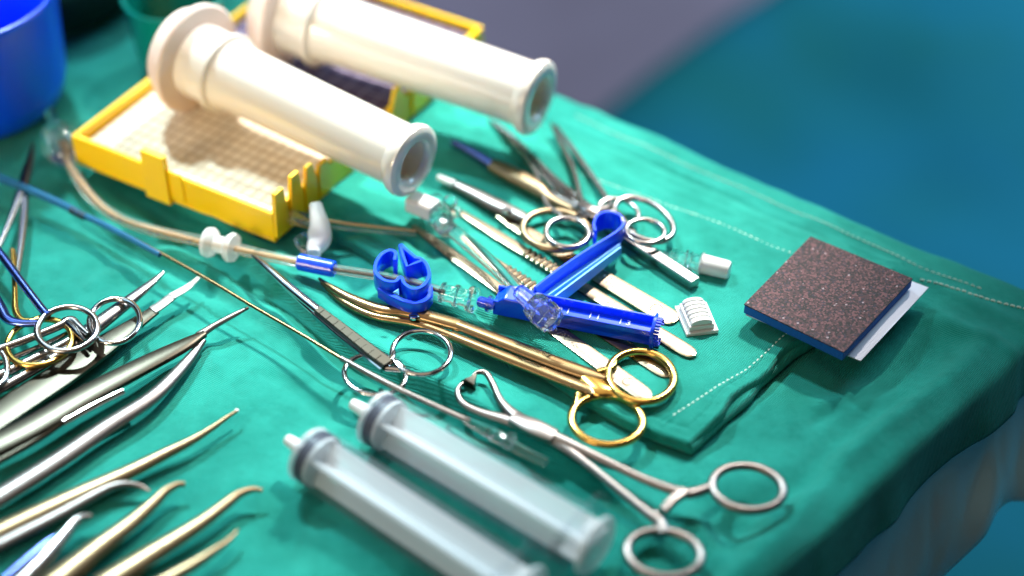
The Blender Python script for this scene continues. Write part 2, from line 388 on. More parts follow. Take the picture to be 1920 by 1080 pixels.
RAD = .6
def over(a):
    """a: distance past the edge -> (horizontal, drop)"""
    a = np.maximum(a, 0); th = np.minimum(a / RAD, math.pi / 2 * .93)
    rest = np.maximum(a - RAD * math.pi / 2 * .93, 0)
    return RAD * np.sin(th) + rest * .11, RAD * (1 - np.cos(th)) + rest * .99
def sheet(name, a0, a1, b0, b1, step, material, zoff=0, hfun=None, thick=.06, extra=None, label=None, cat=None):
    """a: along E1 (0 at corner, negative inward); b: along -E2 (0 at back edge, negative inward)"""
    A = np.arange(a0, a1 + 1e-6, step); B = np.arange(b0, b1 + 1e-6, step); AA, BB = np.meshgrid(A, B, indexing='ij')
    ha, da = over(AA); hb, db = over(BB)
    ca = np.where(AA > 0, ha, AA); cb = np.where(BB > 0, hb, BB)
    e1, e2 = np.array(E1), -np.array(E2)
    X = COR.x + ca * e1[0] + cb * e2[0]; Y = COR.y + ca * e1[1] + cb * e2[1]
    hh = H(X, Y) if hfun is None else hfun(X, Y)
    Z = zoff + hh * np.exp(-np.maximum(da + db, 0)) - da - db
    if extra: X, Y, Z = extra(AA, BB, X, Y, Z)
    mb = MB(); na, nb = X.shape
    V = np.stack([X, Y, Z], -1).reshape(-1, 3); mb.v = [Vector(v_) for v_ in V]
    mb.f = [(i * nb + j, i * nb + j + 1, (i + 1) * nb + j + 1, (i + 1) * nb + j) for i in range(na - 1) for j in range(nb - 1)]
    o = mb.build(name, material, origin=COR, smooth=180)
    sd = o.modifiers.new('thickness', 'SOLIDIFY'); sd.thickness = thick * S; sd.offset = -1
    return o

def drape_extra(AA, BB, X, Y, Z):
    e1, e2 = np.array(E1), -np.array(E2)
    # rippled back hem, wavy overhang folds
    r = (.30 * value_noise(AA / 2.3, AA * 0 + 1.5, 11) + .15 * value_noise(AA / .9, AA * 0 + 7.5, 12)) * smooth01((BB + 2.0) / 2.5)
    X = X + r * e2[0]; Y = Y + r * e2[1]
    # long soft ridges parallel to the back edge
    Z = Z + .12 * np.exp(-((BB + 1.5 + .5 * value_noise(AA / 5, AA * 0, 13)) / .35) ** 2) * (BB < 0)
    Z = Z + .10 * np.exp(-((BB + 3.1 + .7 * value_noise(AA / 6, AA * 0, 14)) / .3) ** 2)
    f = (.6 * value_noise(BB / 4.2 + 2, BB * 0 + 3, 15) + .3 * value_noise(BB / 1.3, BB * 0 + 3, 16)) * smooth01((AA) / 3.5)
    X = X + f * e1[0]; Y = Y + f * e1[1]
    g = .35 * np.exp(-((AA + .6 + .9 * value_noise(BB / 6, BB * 0, 17)) / .5) ** 2) - .3 * np.exp(-((AA + 1.9 + .8 * value_noise(BB / 6, BB * 0, 18)) / .7) ** 2)
    Z = Z + g * smooth01((-BB - 1) / 6)
    return X, Y, Z
dr = sheet('surgical_drape', -66, 3.3, -52, 2.6, .17, M['drape'], extra=drape_extra)
tag(dr, 'creased teal cotton drape covering the instrument table and hanging over its edges', 'drape')

# table under the drape
mb = MB(); base_o = COR - E1 * 65 + E2 * 50
mb.box(base_o + Vector((0, 0, -4.4)), E1, -E2, Vector((0, 0, 1)), 64.0, 49.0, 2.6)
tb = mb.build('instrument_table', M['satin'], origin=base_o + Vector((0, 0, -4.4)), bevel=.4)
tag(tb, 'steel instrument table top hidden beneath the teal drape', 'table')

# plastic sheet hanging under the drape on the right
def plastic_extra(AA, BB, X, Y, Z):
    e1, e2 = np.array(E1), -np.array(E2)
    dn = smooth01((AA - 2.4) / 4.5)
    f = (1.5 * value_noise(BB / 6.0 + 4, AA / 9, 21) + .8 * value_noise(BB / 2.6 + AA / 4, AA / 4, 22) + .35 * np.abs(value_noise(BB / 1.3 + AA / 3, AA / 2.5 + BB / 5, 23)))
    f = (f + .4) * dn - .35 * smooth01(AA / .8) * (1 - dn)

    Z = Z * (1 + .7 * value_noise(BB / 5.5 + 2, BB * 0, 27) * dn)
    return X + f * e1[0], Y + f * e1[1], Z
M['film'] = mat('clear_film', (0.34, 0.38, 0.31), 0.2, Coat_Weight=.8)
see_through(M['film'], .30, (.9, 1, 1))
pls = sheet('plastic_cover', -1, 7.2, -50, 2, .22, M['film'], zoff=-.25, hfun=lambda x, y: x * 0, thick=.02, extra=plastic_extra)
tag(pls, 'crumpled translucent plastic cover hanging from the table below the teal drape', 'plastic cover')

# background: floor and a large lower draped surface
M['floor'] = vary(mat('grey_floor', (0.16, 0.13, 0.21), .5), (0.50, 0.32, 0.40), (0.70, 0.46, 0.58), 1.5)
mb = MB(); mb.v = [Vector(v_) for v_ in ((-900, -500, -95), (900, -500, -95), (900, 1200, -95), (-900, 1200, -95))]; mb.f = [(0, 1, 2, 3)]
struct(mb.build('floor', M['floor']))
M['far_drape'] = vary(mat('blue_green_drape', (0.0, 0.12, 0.19), .85), (0.0, 0.23, 0.24), (0.0, 0.27, 0.46), 2.5, .35, .65)
zz = -48
pa, pb = P(990, 230, zz), P(1350, -15, zz); dirn = Vector((pb.x - pa.x, pb.y - pa.y, 0)).normalized(); nrm = Vector((dirn.y, -dirn.x, 0))
mb = MB(); NA, NB = 110, 70; o0 = pa - dirn * 190
for i in range(NA):
    for j in range(NB):
        a = i * 3.6; b_ = j * 3.2
        hz = 5.0 * float(value_noise(np.array([a / 26.]), np.array([b_ / 20.]), 31)[0]) + 2.0 * float(value_noise(np.array([a / 9.]), np.array([b_ / 11.]), 32)[0])
        ed = 0 if j > 0 else 1
        hz *= min(1, j / 3)
        drop = 40 if j == 0 else (3.0 * math.exp(-j) )
        mb.v.append(o0 + dirn * a + nrm * (b_ + (3.2 if j == 0 else 0)) + Vector((0, 0, hz - drop)))
mb.f = [(i * NB + j, i * NB + j + 1, (i + 1) * NB + j + 1, (i + 1) * NB + j) for i in range(NA - 1) for j in range(NB - 1)]
fd = mb.build('patient_drape', M['far_drape'], origin=pa, smooth=180)
tag(fd, 'large blurred blue green drape on the lower table behind the instruments', 'drape')

# ------------------------------------------------------------------ folded towel on the drape
T = .54
FR = catmull([P(a, b_, T) for a, b_ in ((430, 345), (580, 405), (640, 437), (720, 492), (806, 560), (945, 640), (1060, 720), (1150, 772), (1213, 800), (1288, 822))], 12)
BKL = catmull([P(a, b_, T) for a, b_ in ((700, 20), (840, 110), (980, 190), (1100, 240), (1220, 290), (1350, 345), (1480, 400), (1560, 430), (1630, 455), (1690, 474))], 12)
def towel_layer(name, grow, z0, th, parent, seed):
    ns, ntt = 260, 130
    s_ = 1 - (1 - np.linspace(0, 1, ns)) ** 1.35; t_ = np.linspace(0, 1, ntt) ** 1.3
    F = np.array([f[:2] for f in FR]); B = np.array([f[:2] for f in BKL]); u = np.linspace(0, 1, len(F))
    Fx, Fy = np.interp(s_, u, F[:, 0]), np.interp(s_, u, F[:, 1]); Bx, By = np.interp(s_, u, B[:, 0]), np.interp(s_, u, B[:, 1])
    X = Fx[:, None] * (1 - t_) + Bx[:, None] * t_; Y = Fy[:, None] * (1 - t_) + By[:, None] * t_
    # wavy right edge
    wv = .35 * value_noise(t_ * 9, t_ * 0, seed)[None, :] * (s_ ** 6)[:, None]
    X = X + wv * E1.x + grow * ((s_ ** 12)[:, None] * E1.x - ((1 - t_) ** 30)[None, :] * E1.y * -.6)
    Y = Y + wv * E1.y + grow * ((s_ ** 12)[:, None] * E1.y)
    def edge_dist():
        L = 26.0; Wd = 20.0
        ds = (1 - s_)[:, None] * L + 0 * X; dt = t_[None, :] * Wd + 0 * X; db = (1 - t_)[None, :] * Wd + 0 * X
        # rounded corner
        r = 1.0
        dd = np.minimum(np.minimum(ds, dt), db)
        return dd
    d = edge_dist(); rr = th * .9
    pf = np.sqrt(1 - (1 - np.clip(d / rr, 0, 1)) ** 2)
    hb = H(X, Y)
    fold = .10 * value_noise(X / 1.8, Y / 1.6, seed + 3) * 0.6 + .05 * value_noise(X / .7, Y / .8, seed + 4)
    lift = (.34 if z0 > .5 else .04) * np.exp(-d / .9) * (value_noise(t_ * 7 + seed, t_ * 0, 41)[None, :] + .2)
    bf = smooth01((1 - t_) / .25)[None, :] * (1 + 0 * X)
    Z = hb * .6 + (z0 + th * (pf - 1) + (fold * (z0 > .3) * .8 + lift) * pf) * bf + .03
    Z = Z + .05 * np.exp(-((d - .95) / .45) ** 2) * (z0 > .5) * (value_noise(t_[None, :] * 90 + 0 * X, 0 * X + 2.5, 61) + value_noise(s_[:, None] * 120 + 0 * X, 0 * X + 2.5, 62))
    # hem ridge
    Z = Z + .03 * np.exp(-((d - .95) / .16) ** 2) * (-1)
    na, nb = X.shape; mb = MB()
    mb.v = [Vector(v_) for v_ in np.stack([X, Y, Z], -1).reshape(-1, 3)]
    mb.f = [(i * nb + j, i * nb + j + 1, (i + 1) * nb + j + 1, (i + 1) * nb + j) for i in range(na - 1) for j in range(nb - 1)]
    o = mb.build(name, M['towel'], parent, smooth=180)
    sd = o.modifiers.new('thickness', 'SOLIDIFY'); sd.thickness = .05 * S; sd.offset = -1
    return X, Y, Z, o
tw = thing('folded_towel', 'folded green surgical towel with white stitched hem, lying under the scalpel handles', 'towel', P(1100, 560, .1))
towel_layer('bottom_layer', .12, .30, .27, tw, 51)
TX, TY, TZ, _ = towel_layer('top_layer', 0.0, .54, .25, tw, 55)
def towel_z(x, y):
    i = np.argmin((TX - x) ** 2 + (TY - y) ** 2); return float(TZ.flat[i])
def stitches(line, name, parent, zf, lift=.05, pitch=.24, ln=.16, r=.034):
    pts = [Vector((p_[0], p_[1], 0)) for p_ in line]; mb = MB(); acc = 0; L = 0
    cum = [0]
    for i in range(1, len(pts)): cum.append(cum[-1] + (pts[i] - pts[i - 1]).length)
    tot = cum[-1]; xs = [p_.x for p_ in pts]; ys = [p_.y for p_ in pts]
    s0 = 0
    while s0 + ln < tot:
        row = []
        for k in (0, .5, 1):
            x = float(np.interp(s0 + ln * k, cum, xs)); y = float(np.interp(s0 + ln * k, cum, ys))
            row.append(Vector((x, y, zf(x, y) + lift * (1.0 if k == .5 else .3))))
        mb.sweep(row, r, circle_sec(5)); s0 += pitch * random.uniform(.9, 1.15)
    o = mb.build(name, M['stitch'], parent); return o
ln = catmull([P(a, b_, T) for a, b_ in ((1262, 778), (1310, 748), (1360, 715), (1400, 690), (1440, 655), (1475, 625), (1540, 585))], 8)
stitches(ln, 'stitching', tw, towel_z)
ln = catmull([P(a, b_, T) for a, b_ in ((1090, 325), (1180, 355), (1330, 405), (1480, 462), (1600, 500), (1730, 530))], 8)
stitches(ln, 'stitching', tw, towel_z)
e1, e2 = np.array(E1), -np.array(E2)
def drape_z(x, y):
    best = None
    return DZ(x, y)
me = dr.data; VV = np.array([v_.co for v_ in me.vertices]) / S + np.array(COR)
def DZ(x, y):
    i = np.argmin((VV[:, 0] - x) ** 2 + (VV[:, 1] - y) ** 2 + (VV[:, 2] < -2) * 100); return float(VV[i, 2])
ln = catmull([P(a, b_, 0) for a, b_ in ((1725, 528), (1780, 543), (1830, 556), (1930, 580))], 8)
stitches(ln, 'stitching', dr, DZ)
ln = catmull([P(a, b_, 0) for a, b_ in ((1080, 215), (1210, 275), (1400, 350), (1560, 425), (1700, 492), (1850, 545))], 8)
stitches(ln, 'stitching', dr, DZ, r=.02)

# ================================================================== objects
V3 = Vector; ZU = Vector((0, 0, 1))
G_CLAMP = 'ringed clamps and scissors scattered on the drape'
def ringed(name, label, cat, org, mats, jaws=(), shanks=(), rings=(), screw=None, lock=None, ratchet=(), group=G_CLAMP, sub=None):
    """mats: (jaw, shank, ring); rows are (px,py,z,width,height) in photo pixels and cm"""
    t_ = thing(name, label, cat, P(*org), group)
    for rows in jaws: MB().arm(rows, HALF).build('jaw' if cat != 'scissors' else 'blade', mats[0], t_)
    for rows in shanks: MB().arm(rows, circle_sec(16)).build('shank', mats[1], t_)
    for r_ in rings: MB().ring(*r_).build('finger_ring', mats[2], t_)
    if lock: MB().arm(lock, rrect(.35)).build('box_lock', mats[1], t_, smooth=30)
    for rows in ratchet: MB().arm(rows, rrect(.3)).build('ratchet', mats[1], t_, smooth=30)
    if screw:
        p = P(*screw[:3]); r_ = screw[3]
        mb = MB().lathe(p - ZU * .05, p + ZU * .06, [(0, r_), (.07, r_), (.10, r_ * .8)], 20)
        sc_ = mb.build('screw', M['shiny'], t_)
        MB().box(p + V3((-r_ * .8, -.015, .052)), V3((1, 0, 0)), V3((0, 1, 0)), ZU, r_ * 1.6, .03, .012).build('slot', M['ink'], sc_)
    return t_

# --- gilded scissors-style needle holder, in focus
g = M['gold']; gb = M['gold_brown']
t_ = ringed('needle_holder', 'long bronzed needle holder with golden finger rings, pointing up to the blue sleeve', 'needle holder', (960, 660, .5), (gb, gb, g),
    jaws=[[(598, 522, .62, .12, .10), (622, 540, .66, .3, .26), (660, 560, .68, .42, .3), (715, 580, .70, .52, .34), (770, 586, .72, .6, .38), (850, 607, .72, .62, .36), (875, 615, .72, .5, .3)],
          [(602, 530, .50, .10, .10), (640, 563, .52, .28, .24), (700, 592, .54, .36, .28), (780, 606, .56, .42, .3), (860, 634, .56, .3, .22)]],
    shanks=[[(845, 604, .74, .50, .30), (940, 640, .76, .60, .32), (1040, 679, .78, .64, .34), (1105, 702, .80, .60, .32), (1135, 712, .82, .34, .30)],
            [(845, 629, .62, .44, .32), (940, 667, .64, .50, .34), (1040, 706, .66, .54, .34), (1100, 730, .72, .52, .36), (1112, 742, .72, .34, .30)]],
    rings=[(1202, 706, 62, 47, 8, .86, .33, .28), (1138, 788, 67, 46, 6, .64, .33, .28)],
    screw=(776, 593, .88, .2), group=None)
MB().arm([(1100, 708, .74, .8, .34), (1125, 728, .76, .9, .36), (1150, 736, .76, .55, .32), (1185, 752, .76, .28, .26)], circle_sec(16)).build('ring_web', g, t_)
MB().arm([(1120, 700, .82, .4, .34), (1148, 690, .86, .3, .28), (1155, 672, .86, .2, .22)], circle_sec(12)).build('ring_web', g, t_)
MB().arm([(1085, 740, .7, .35, .3), (1082, 755, .66, .3, .26), (1074, 775, .64, .22, .22)], circle_sec(12)).build('ring_web', g, t_)

# --- small polished scissors
t_ = ringed('scissors', 'small polished scissors with two round finger rings, beside the golden needle holder', 'scissors', (640, 600, .4), (M['shiny'],) * 3,
    jaws=[[(472, 478, .95, .12, .1), (500, 500, .95, .3, .2), (540, 536, .92, .36, .26), (600, 585, .90, .38, .3), (620, 602, .9, .3, .26)],
          [(480, 486, .82, .10, .1), (520, 522, .82, .22, .2), (580, 578, .80, .3, .26), (615, 606, .8, .26, .22)]],
    rings=[(790, 662, 55, 41, 0, .90, .22, .20), (703, 703, 58, 38, 6, .82, .22, .20)], group=None)
MB().arm([(596, 582, .98, .34, .26), (650, 625, .98, .44, .3), (700, 664, .98, .52, .3), (728, 684, .96, .5, .28)], rrect(.2)).build('shank', M['dark_steel'], t_, smooth=25)
MB().arm([(590, 588, .82, .28, .24), (640, 630, .82, .34, .28), (690, 668, .82, .4, .28), (722, 690, .82, .5, .26)], rrect(.2)).build('shank', M['shiny'], t_, smooth=25)
mb = MB()
for k in range(9):
    x0, y0 = 600 + k * 13.5, 586 + k * 10.6
    mb.sweep([P(x0 - 7, y0 + 5, 1.135), P(x0 + 7, y0 - 5, 1.13)], .009, circle_sec(5))
mb.build('grip_grooves', M['dark_steel'], t_)
MB().arm([(722, 682, .94, .36, .24), (735, 672, .92, .26, .2), (738, 660, .9, .2, .2)], circle_sec(12)).build('ring_web', M['shiny'], t_)
MB().arm([(724, 690, .84, .34, .22), (752, 694, .84, .26, .2), (770, 698, .86, .2, .2)], circle_sec(12)).build('ring_web', M['shiny'], t_)

# --- towel clamp
st = M['satin']
t_ = ringed('towel_clamp', 'satin towel clamp lying open with heart shaped curved jaws above the two syringes', 'towel clamp', (1040, 820, .2), (st, st, st),
    jaws=[], shanks=[
        [(874, 714, .75, .08, .08), (862, 724, .72, .18, .18), (858, 738, .66, .24, .22), (868, 757, .60, .28, .24), (900, 773, .56, .34, .26), (950, 787, .56, .5, .3), (990, 800, .58, .6, .34), (1040, 826, .58, .5, .34), (1090, 862, .54, .36, .32), (1150, 910, .52, .34, .32), (1215, 962, .52, .40, .34), (1236, 975, .52, .5, .34)],
        [(886, 704, .75, .08, .08), (896, 698, .72, .18, .18), (911, 700, .68, .24, .22), (924, 720, .66, .26, .24), (938, 750, .66, .30, .26), (962, 776, .68, .46, .3), (1000, 800, .70, .6, .34), (1060, 828, .68, .44, .34), (1130, 862, .64, .34, .32), (1210, 900, .60, .34, .32), (1272, 922, .58, .42, .34), (1300, 924, .58, .46, .32), (1335, 912, .58, .34, .3)],
        [(1228, 965, .5, .42, .36), (1240, 985, .48, .50, .34), (1246, 1000, .46, .55, .3)]],
    rings=[(1402, 915, 67, 41, 8, .58, .34, .28), (1245, 1038, 70, 43, 8, .46, .34, .28)],
    lock=[(960, 784, .74, .5, .3), (1000, 802, .76, .72, .36), (1040, 820, .74, .6, .32)],
    ratchet=[[(1284, 922, .72, .34, .26), (1262, 938, .72, .36, .26), (1244, 958, .68, .3, .26)]], group=None)
MB().lathe(P(893, 701, .78), P(878, 722, .62), [(0, .03), (.25, .16), (.52, .36), (.56, .34)], 5).build('cone_tip', M['dark_steel'], t_, smooth=15)

# --- sanding pad (cautery tip cleaner)
t_ = thing('abrasive_pad', 'square dark red grit cleaning pad on blue foam with a white backing card', 'abrasive pad', P(1555, 570, .5))
def quad(mb, px, z0, z1, tilt=0):
    b_ = len(mb.v); pts = [P(a, b__, z1) for a, b__ in px]
    for dz in (z0 - z1, 0):
        for p_ in pts: mb.v.append(p_ + ZU * dz)
    mb.f += [(b_ + 3, b_ + 2, b_ + 1, b_), (b_ + 4, b_ + 5, b_ + 6, b_ + 7)] + [(b_ + i, b_ + (i + 1) % 4, b_ + 4 + (i + 1) % 4, b_ + 4 + i) for i in range(4)]
    return mb
padpx = [(1396, 571), (1582, 661), (1711, 523), (1520, 444)]
quad(MB(), padpx, 1.02, 1.45).build('foam', M['foam_blue'], t_, bevel=.02)
quad(MB(), [(1395, 570), (1582, 660), (1711, 522), (1520, 443)], 1.45, 1.50).build('grit_surface', M['grit'], t_)
mb = MB(); b0 = [(1398, 590), (1614, 676), (1741, 539), (1538, 462)]
n = 14
for i in range(n + 1):
    for j in range(2):
        u = i / n; a0, a1 = (b0[0], b0[3]) if j == 0 else (b0[1], b0[2])
        p_ = P(a0[0] + (a1[0] - a0[0]) * u, a0[1] + (a1[1] - a0[1]) * u, .98 + (.10 * math.sin(u * 3.1) - .12 * j))
        mb.v += [p_, p_ - ZU * .04]
mb.f = []
for i in range(n):
    a = i * 4; mb.f += [(a, a + 4, a + 6, a + 2), (a + 1, a + 3, a + 7, a + 5), (a, a + 1, a + 5, a + 4), (a + 2, a + 6, a + 7, a + 3)]
mb.f += [(0, 2, 3, 1), (n * 4, n * 4 + 1, n * 4 + 3, n * 4 + 2)]
mb.build('backing_card', M['card'], t_)
MB().box(P(1480, 560, .5), V3((1, 0, 0)), V3((0, 1, 0)), ZU, 2.2, 1.2, .42).build('adhesive_block', M['card'], t_)

def text_mesh(cu, name, parent, loc, rot):
    tmp = bpy.data.objects.new('tmp', cu); COL.objects.link(tmp); bpy.context.view_layer.update()
    me_ = bpy.data.meshes.new_from_object(tmp.evaluated_get(bpy.context.evaluated_depsgraph_get())); bpy.data.objects.remove(tmp)
    o = bpy.data.objects.new(name, me_); COL.objects.link(o); o.parent = parent; o.location = loc; o.rotation_euler = (0, 0, rot); return o
# --- scalpel handles
def scalpel(label, tip, tail, z0, z1, wd, ridge=None, hole=None, blob=None):
    a, b_ = P(*tip, z0), P(*tail, z1); o_ = (a + b_) / 2; t = thing('scalpel_handle', label, 'scalpel handle', o_ - ZU * .1, 'flat scalpel handles lined up on the folded towel')
    L = (b_ - a).length; ax = (b_ - a).normalized(); sd = ax.cross(ZU).normalized(); up = sd.cross(ax); th = .15
    if up.z < 0: up = -up; sd = -sd
    mb = MB(); rows = []
    prof = [(0, .30), (.08, .62), (.2, .84), (.42, .97), (.7, 1.0), (1.2, 1.0), (L * .42, .86), (L * .52, .74), (L * .62, .70), (L * .8, .72), (L * .92, .55), (L, .3)]
    mb.sweep([a + ax * d for d, _ in prof], [(wd / 2 * s_, th / 2) for _, s_ in prof], rrect(.3), up=up)
    mb.build('handle', M['flat_steel'], t, smooth=25)
    if ridge:
        mb = MB()
        for k in range(7):
            c_ = a + ax * (L * ridge + k * .27) + up * (th / 2)
            mb.sweep([c_ - sd * wd * .33, c_ + sd * wd * .33], [(.09, .10)] * 2, circle_sec(8))
        mb.build('grip_ridges', M['flat_steel'], t)
    if blob:   # engraved panel
        mb = MB()
        c0 = a + ax * (L * blob) + up * (th / 2 + .002)
        for k in range(34):
            q_ = c0 + ax * random.uniform(-.75, .75) + sd * random.uniform(-.2, .2) * wd
            mb.lathe(q_, q_ + up * .012, [(0, random.uniform(.02, .045)), (.012, .015)], 6)
        mb.build('engraving', M['shiny'], t)
    if hole:
        c_ = a + ax * hole + up * (th / 2 + .004); mb = MB(); pts = [c_ + (ax * math.cos(q_) + sd * math.sin(q_)) * wd * .27 for q_ in np.linspace(0, 2 * math.pi, 25)[:-1]]
        mb.sweep(pts, .022, circle_sec(6), up=up, closed=True); mb.build('stamp_ring', M['shiny'], t)
        tx = bpy.data.curves.new('number', 'FONT'); tx.body = '3'; tx.size = wd * .42 * S; tx.align_x = 'CENTER'; tx.align_y = 'CENTER'; tx.extrude = .004 * S
        tx.materials.append(M['dark_steel'])
        text_mesh(tx, 'number', t, (c_ - o_ + ZU * .1) * S, math.atan2(ax.y, ax.x) + math.pi / 2)
    return t
scalpel('scalpel handle nearest the golden finger ring, its stamped end showing inside that ring', (1218, 748), (775, 425), .70, .62, .72, hole=1.15, blob=.32)
scalpel('short showing scalpel handle whose rounded end sits inside the upper golden ring', (1257, 706), (870, 455), .58, .66, .62, ridge=.63)
scalpel('scalpel handle running under the blue bar, its rounded end poking out by the toothed plate', (1303, 668), (852, 392), .62, .66, .66, ridge=.55, blob=.30)
scalpel('widest scalpel handle, with a round stamp, beside the ridged white clip', (1268, 604), (935, 405), .60, .66, .92, hole=1.0, blob=.40)

# --- square steel rod right of the blue hook
t_ = thing('retractor_handle', 'plain square steel bar lying between the blue hook and the clear connector', 'retractor', P(1240, 500, .5))
a, b_ = P(1140, 425, .75), P(1303, 532, .72)
MB().sweep([a, b_], [(.24, .22)] * 2, rrect(.15)).build('shaft', M['steel'], t_, smooth=25)

# --- ridged white clip
o_ = P(1306, 602, T); ax = (P(1322, 640, T) - P(1288, 560, T)).normalized(); ax.z = 0; ax.normalize(); sd = V3((ax.y, -ax.x, 0))
if sd.x < 0: sd = -sd
t_ = thing('needle_clip', 'small ridged white plastic clip on a square base, beside the widest scalpel handle', 'clip', o_)
MB().box(o_ - ax * .85 - sd * .66, ax, sd, ZU, 1.70, 1.30, .17).build('base', M['cap'], t_, bevel=.03)
mb = MB()
mb.box(o_ - ax * .72 - sd * .52 + ZU * .17, ax, sd, ZU, 1.44, 1.02, .22)
mb.build('block', M['cap'], t_, bevel=.03)
for k in range(6):
    c_ = o_ + ax * (-.62 + k * .235) + ZU * .39; mb = MB()
    pts = [c_ + sd * (.44 * math.cos(q_)) + ZU * (.26 * math.sin(q_) ** .8) for q_ in np.linspace(0, math.pi, 11)]
    hw = .085 if k < 5 else .12
    bl = len(mb.v)
    for e_ in (-hw, hw):
        for p_ in pts: mb.v.append(p_ + ax * e_)
    nn = len(pts); mb.f += [tuple(range(nn)), tuple(reversed(range(nn, 2 * nn)))] + [(i, i + nn, i + nn + 1, i + 1) for i in range(nn - 1)] + [(0, nn - 1, 2 * nn - 1, nn)]
    mb.build('rib', M['cap'], t_, bevel=.03)

# --- clear connector with white cap
def lathe_px(mb, p0, p1, prof_frac, seg=28):
    a, b_ = P(*p0), P(*p1); L = (b_ - a).length
    return mb.lathe(a, b_, [(f_ * L, r_) for f_, r_ in prof_frac], seg)
t_ = thing('capped_connector', 'clear ribbed luer connector with a white cylindrical cap, just behind the ridged white clip', 'connector', P(1300, 490, .6))
lathe_px(MB(), (1232, 474, .78), (1318, 495, .80), [(0, .16), (.3, .18), (.32, .36), (.4, .38), (.42, .3), (.6, .3), (.62, .42), (.72, .42), (.74, .34), (.92, .36), (.94, .46), (1, .46)]).build('body', M['clear'], t_)
lathe_px(MB(), (1240, 476, .78), (1312, 493, .80), [(0, .08), (.5, .1), (.55, .2), (1, .2)]).build('core', M['frost'], t_)
lathe_px(MB(), (1314, 494, .80), (1368, 507, .80), [(0, .36), (.04, .40), (.9, .38), (1, .34)]).build('cap', M['cap'], t_)

# --- tubes and fittings helper
def tubeline(rows, mat_, name, parent, n=8, seg=12):
    q_ = catmull([(*P(r[0], r[1], r[2]), r[3]) for r in rows], n)
    return MB().sweep([x[:3] for x in q_], [(max(x[3], .01),) * 2 for x in q_], circle_sec(seg)).build(name, mat_, parent)

# --- tubing line with pinch clamp
t_ = thing('tubing_line', 'clear tube curving from a round adaptor past the yellow box to the blue device', 'tubing', P(300, 430, .2))
tubeline([(112, 255, .95, .22), (122, 285, .85, .24), (140, 325, .7, .24), (170, 368, .62, .24), (212, 402, .6, .24), (270, 427, .6, .24), (340, 444, .65, .24), (400, 456, .75, .24), (460, 470, .85, .24), (520, 484, .95, .23), (562, 492, 1.0, .23)], M['tube'], 'tube', t_)
tubeline([(118, 272, .9, .10), (140, 325, .74, .10), (212, 402, .64, .10), (340, 444, .69, .10), (460, 470, .9, .10), (562, 492, 1.04, .10)], M['amber_tube'], 'inner_lumen', t_)
tubeline([(622, 504, 1.02, .2), (700, 516, 1.05, .2), (770, 530, 1.1, .2), (835, 549, 1.15, .2)], M['tube'], 'tube', t_)
tubeline([(622, 504, 1.04, .07), (700, 516, 1.07, .07), (770, 530, 1.12, .07), (835, 549, 1.17, .07)], M['dark_steel'], 'inner_wire', t_)
mb = MB()
for x, y in ((206, 404), (222, 411), (278, 434), (292, 438), (352, 451)):
    mb.sweep([P(x, y, .86), P(x + 7, y + 3, .86)], .03, circle_sec(6))
mb.build('depth_marks', M['ink'], t_)
lathe_px(MB(), (560, 491, 1.0), (627, 505, 1.02), [(0, .30), (.03, .34), (.97, .34), (1, .30)]).build('sleeve', M['blue'], t_)
lathe_px(MB(), (386, 453, .8), (442, 466, .85), [(0, .30), (.02, .60), (.16, .64), (.26, .56), (.34, .36), (.64, .36), (.72, .52), (.82, .62), (.96, .58), (1, .28)]).build('spool', M['milky'], t_)
lathe_px(MB(), (92, 205, 1.15), (120, 290, .8), [(0, .10), (.08, .24), (.2, .2), (.4, .26), (.42, .2), (.6, .28), (1, .3)]).build('adaptor_tip', M['clear'], t_)
lathe_px(MB(), (103, 236, 1.0), (124, 300, .85), [(0, .25), (.1, .55), (.3, .82), (.55, .88), (.8, .66), (.95, .42), (1, .28)]).build('round_adaptor', M['clear'], t_)
lathe_px(MB(), (826, 547, 1.15), (925, 572, 1.2), [(0, .26), (.02, .40), (.06, .42), (.07, .34), (.26, .34), (.28, .44), (.33, .44), (.34, .34), (.52, .34), (.54, .50), (.60, .54), (.66, .52), (.70, .40), (.74, .22), (1, .22)]).build('luer_fitting', M['clear'], t_)
lathe_px(MB(), (895, 564, 1.19), (928, 573, 1.2), [(0, .15), (1, .15)]).build('blue_stem', M['blue'], t_)
lathe_px(MB(), (914, 569, 1.2), (921, 571, 1.2), [(0, .2), (.2, .34), (.8, .34), (1, .2)]).build('collar', M['clear'], t_)

# --- blue pinch clamp
zc = 1.35
t_ = thing('pinch_clamp', 'bright blue open pinch clamp with a pointed tooth, round the clear tube', 'clamp', P(755, 530, .8))
loop = [(741, 502), (742, 488), (731, 484), (716, 492), (706, 508), (706, 526), (722, 540), (742, 542), (752, 534), (760, 547), (776, 556), (794, 550), (805, 532), (801, 512), (790, 500), (777, 497)]
q_ = catmull([P(a, b__, zc) for a, b__ in loop], 5)
MB().sweep(q_, [(.085, .42)] * len(q_), rrect(.25)).build('band', M['blue'], t_, smooth=50)
q_ = catmull([P(a, b__, zc) for a, b__ in ((778, 496), (766, 486), (752, 473))], 4) 
MB().sweep(q_, [(.085, .42)] * len(q_), rrect(.25)).build('tooth', M['blue'], t_, smooth=50)
q_ = [P(a, b__, zc) for a, b__ in ((751, 473), (757, 495), (764, 514), (778, 508), (792, 503))]
MB().sweep(q_, [(.075, .42)] * len(q_), rrect(.25)).build('tooth', M['blue'], t_, smooth=50)
q_ = catmull([P(a, b__, zc - .25) for a, b__ in ((806, 545), (806, 562), (790, 574), (765, 574), (735, 562), (712, 548))], 5)
MB().sweep(q_, [(.11, .26)] * len(q_), rrect(.25)).build('lower_lip', M['blue'], t_, smooth=50)
